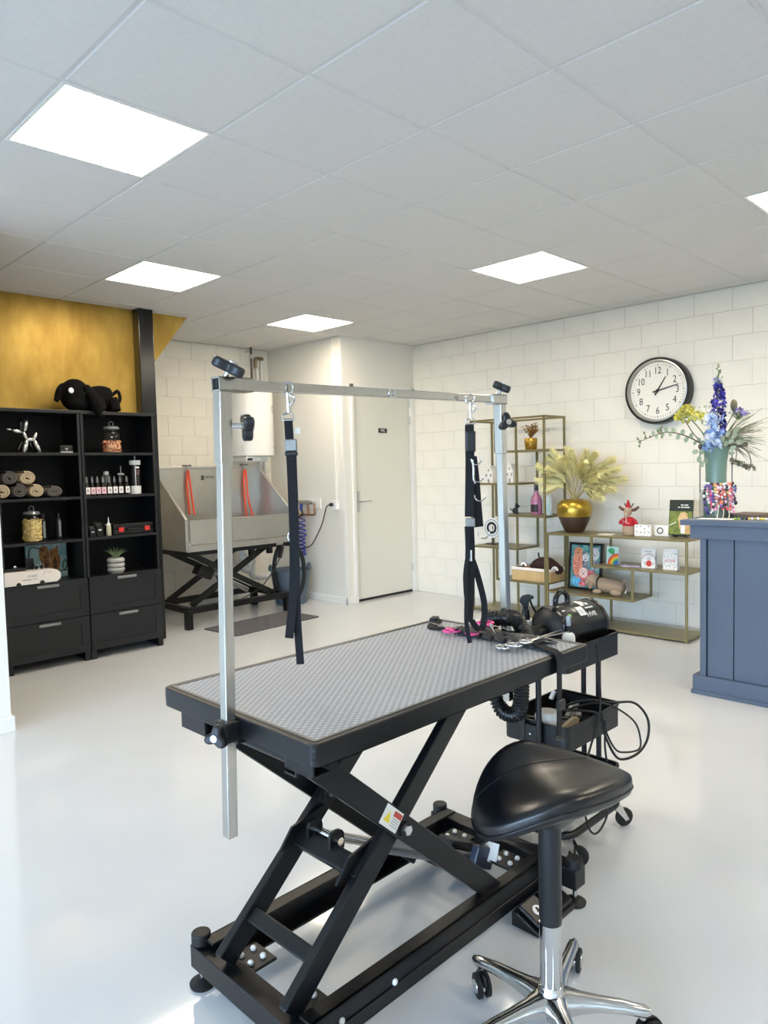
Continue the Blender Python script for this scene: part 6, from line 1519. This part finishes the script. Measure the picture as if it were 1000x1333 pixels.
# purple allium
stem(bp_(.03, .03), bp_(.13, .20)); pts = []
for k in range(46):
    a = rnd.uniform(0, 6.283); e = rnd.uniform(.1, 1.0); d = Vector((math.cos(a)*e, math.sin(a)*e, 1.0-e*.55)).normalized(); b0 = bp_(.135, .195); q = b0+d*rnd.uniform(.05, .075)
    MB().tube([b0, q], .0012, 4).obj('umbel_ray', M_gst, bq); pts.append(q)
cluster('allium_florets', [mat('allium_purple', '7A6CB4', .7), mat('allium_grey', '8C86A6', .7)], pts, .012)
MB().sph(bp_(.118, .285, .02), .02, (1, 1, 1.9), n=14, m=10).obj('seed_head', mat('seed_head', '6E6A55', .9, bump=.6, bscale=200), bq, smooth=60)
stem(bp_(.02, .05), bp_(.118, .25), .003)
# grey grass bundle at right
M_gr1 = mat('dry_grass', '8B8672', .8); M_gr2 = mat('dry_grass_green', '7E8B6A', .8)
for k in range(80):
    e = rnd.uniform(-.10, .22); ln = rnd.uniform(.16, .29); b0 = bp_(.04+rnd.uniform(-.01, .02), .03+rnd.uniform(0, .03), rnd.uniform(-.02, .02)); tip = bp_(.04+ln*.85, .03+e*.9+rnd.uniform(-.03, .05), rnd.uniform(-.10, .10))
    MB().tube(bez([b0, b0.lerp(tip, .5)+Vector((0, 0, .025)), tip], 4), .0027, 4, rf=lambda q: 1.1-.7*q).obj('grass_blade', M_gr1 if k % 3 else M_gr2, bq)
# eucalyptus and branch at left
M_euc = mat('eucalyptus', '8FA083', .75, col2='A9B59A', vscale=20); M_br = mat('branch_brown', '5B4A38', .8)
def leaf(c, d, r, mm=M_euc):
    d = d.normalized(); s_ = d.cross(fwv).normalized(); n_ = s_.cross(d); m = MB()
    vs = [c]; N = 8
    for k in range(N+1):
        t_ = -math.pi/2+math.pi*k/N
        vs.append(c+d*r*(1+math.sin(t_))+s_*r*.75*math.cos(t_)*1.0+n_*r*.15*abs(math.cos(t_)))
    ring_ = [c+d*r*(1-math.cos(6.283*k/12))+s_*r*.72*math.sin(6.283*k/12)+n_*r*.2*abs(math.sin(6.283*k/12)) for k in range(12)]
    m.add(ring_+[p_-n_*.001 for p_ in ring_], [tuple(range(12)), tuple(range(23, 11, -1))]+[(k, 12+k, 12+(k+1) % 12, (k+1) % 12) for k in range(12)]); m.obj('leaf', mm, bq)
bpts = bez([bp_(-.03, .0), bp_(-.10, .06), bp_(-.20, .11), bp_(-.30, .13), bp_(-.38, .11), bp_(-.46, .08)], 8)
MB().tube(bpts, .004, 6, rf=lambda q: 1.2-.7*q).obj('branch', M_br, bq, smooth=60)
MB().tube(bez([bp_(-.06, .03), bp_(-.14, .12), bp_(-.19, .20)], 6), .003, 5).obj('branch', M_br, bq, smooth=60)
for k in range(14):
    q = bpts[6+k*2]; s_ = 1 if k % 2 else -1
    leaf(q, bp_(-.3, s_*.8, rnd.uniform(-.4, .4)), rnd.uniform(.014, .022))
for (u, v, du, dv) in ((-.09, .02, -.6, -.8), (-.11, -.02, -.3, -1), (-.08, -.03, .3, -1), (-.12, .01, -1, -.2), (-.07, .05, -.8, .4), (-.10, -.05, .1, -1)): leaf(bp_(u, v, -.03), bp_(du, dv), .020)
for k, (u, v) in enumerate(((-.40, .105), (-.43, .10), (-.47, .075), (-.48, .095), (-.47, .05), (-.36, .14), (-.33, .10), (-.34, .16), (-.44, .13))):
    q = bp_(u, v, rnd.uniform(-.01, .01)); b0 = min(bpts, key=lambda w_: (w_-q).length); MB().tube([b0, q], .0022, 5).obj('twig', M_br, bq); MB().sph(q, .007, (1, 1, 1.3), n=8, m=6).obj('bud', MATS['bud_green'], bq, smooth=60)
for (u, v, du, dv) in ((.03, .03, .3, 1), (.05, .05, .8, .6), (.02, .06, -.2, 1), (.06, .02, 1, .2), (.04, .09, .4, 1), (.075, .08, .6, .8), (.05, .0, .8, -.2), (.09, .11, .3, 1), (.10, .05, 1, .3)): leaf(bp_(u, v, -.05), bp_(du, dv, -.2), .020, mat('sage_leaf', '87967F', .75, col2='A3AE98', vscale=20))
# curling vine with moss at right
MB().tube(bez([bp_(.05, .02), bp_(.13, .03), bp_(.19, .0), bp_(.215, -.06), bp_(.20, -.10)], 8), .0028, 6).obj('vine', M_br, bq, smooth=60)
MB().tube(bez([bp_(.06, .02), bp_(.10, .03), bp_(.125, .0), bp_(.12, -.05)], 8), .0025, 6).obj('vine', M_br, bq, smooth=60)
m = MB()
for k in range(60):
    q = rnd.random(); petals(m, bp_(.095+.14*q+rnd.uniform(-.01, .01), -.055-.05*q+rnd.uniform(-.012, .012), rnd.uniform(-.012, .012)), .014, 4)
tag(m.obj('moss_sprig', mat('moss_grey', '7D7C66', .9), bq), kind='stuff')
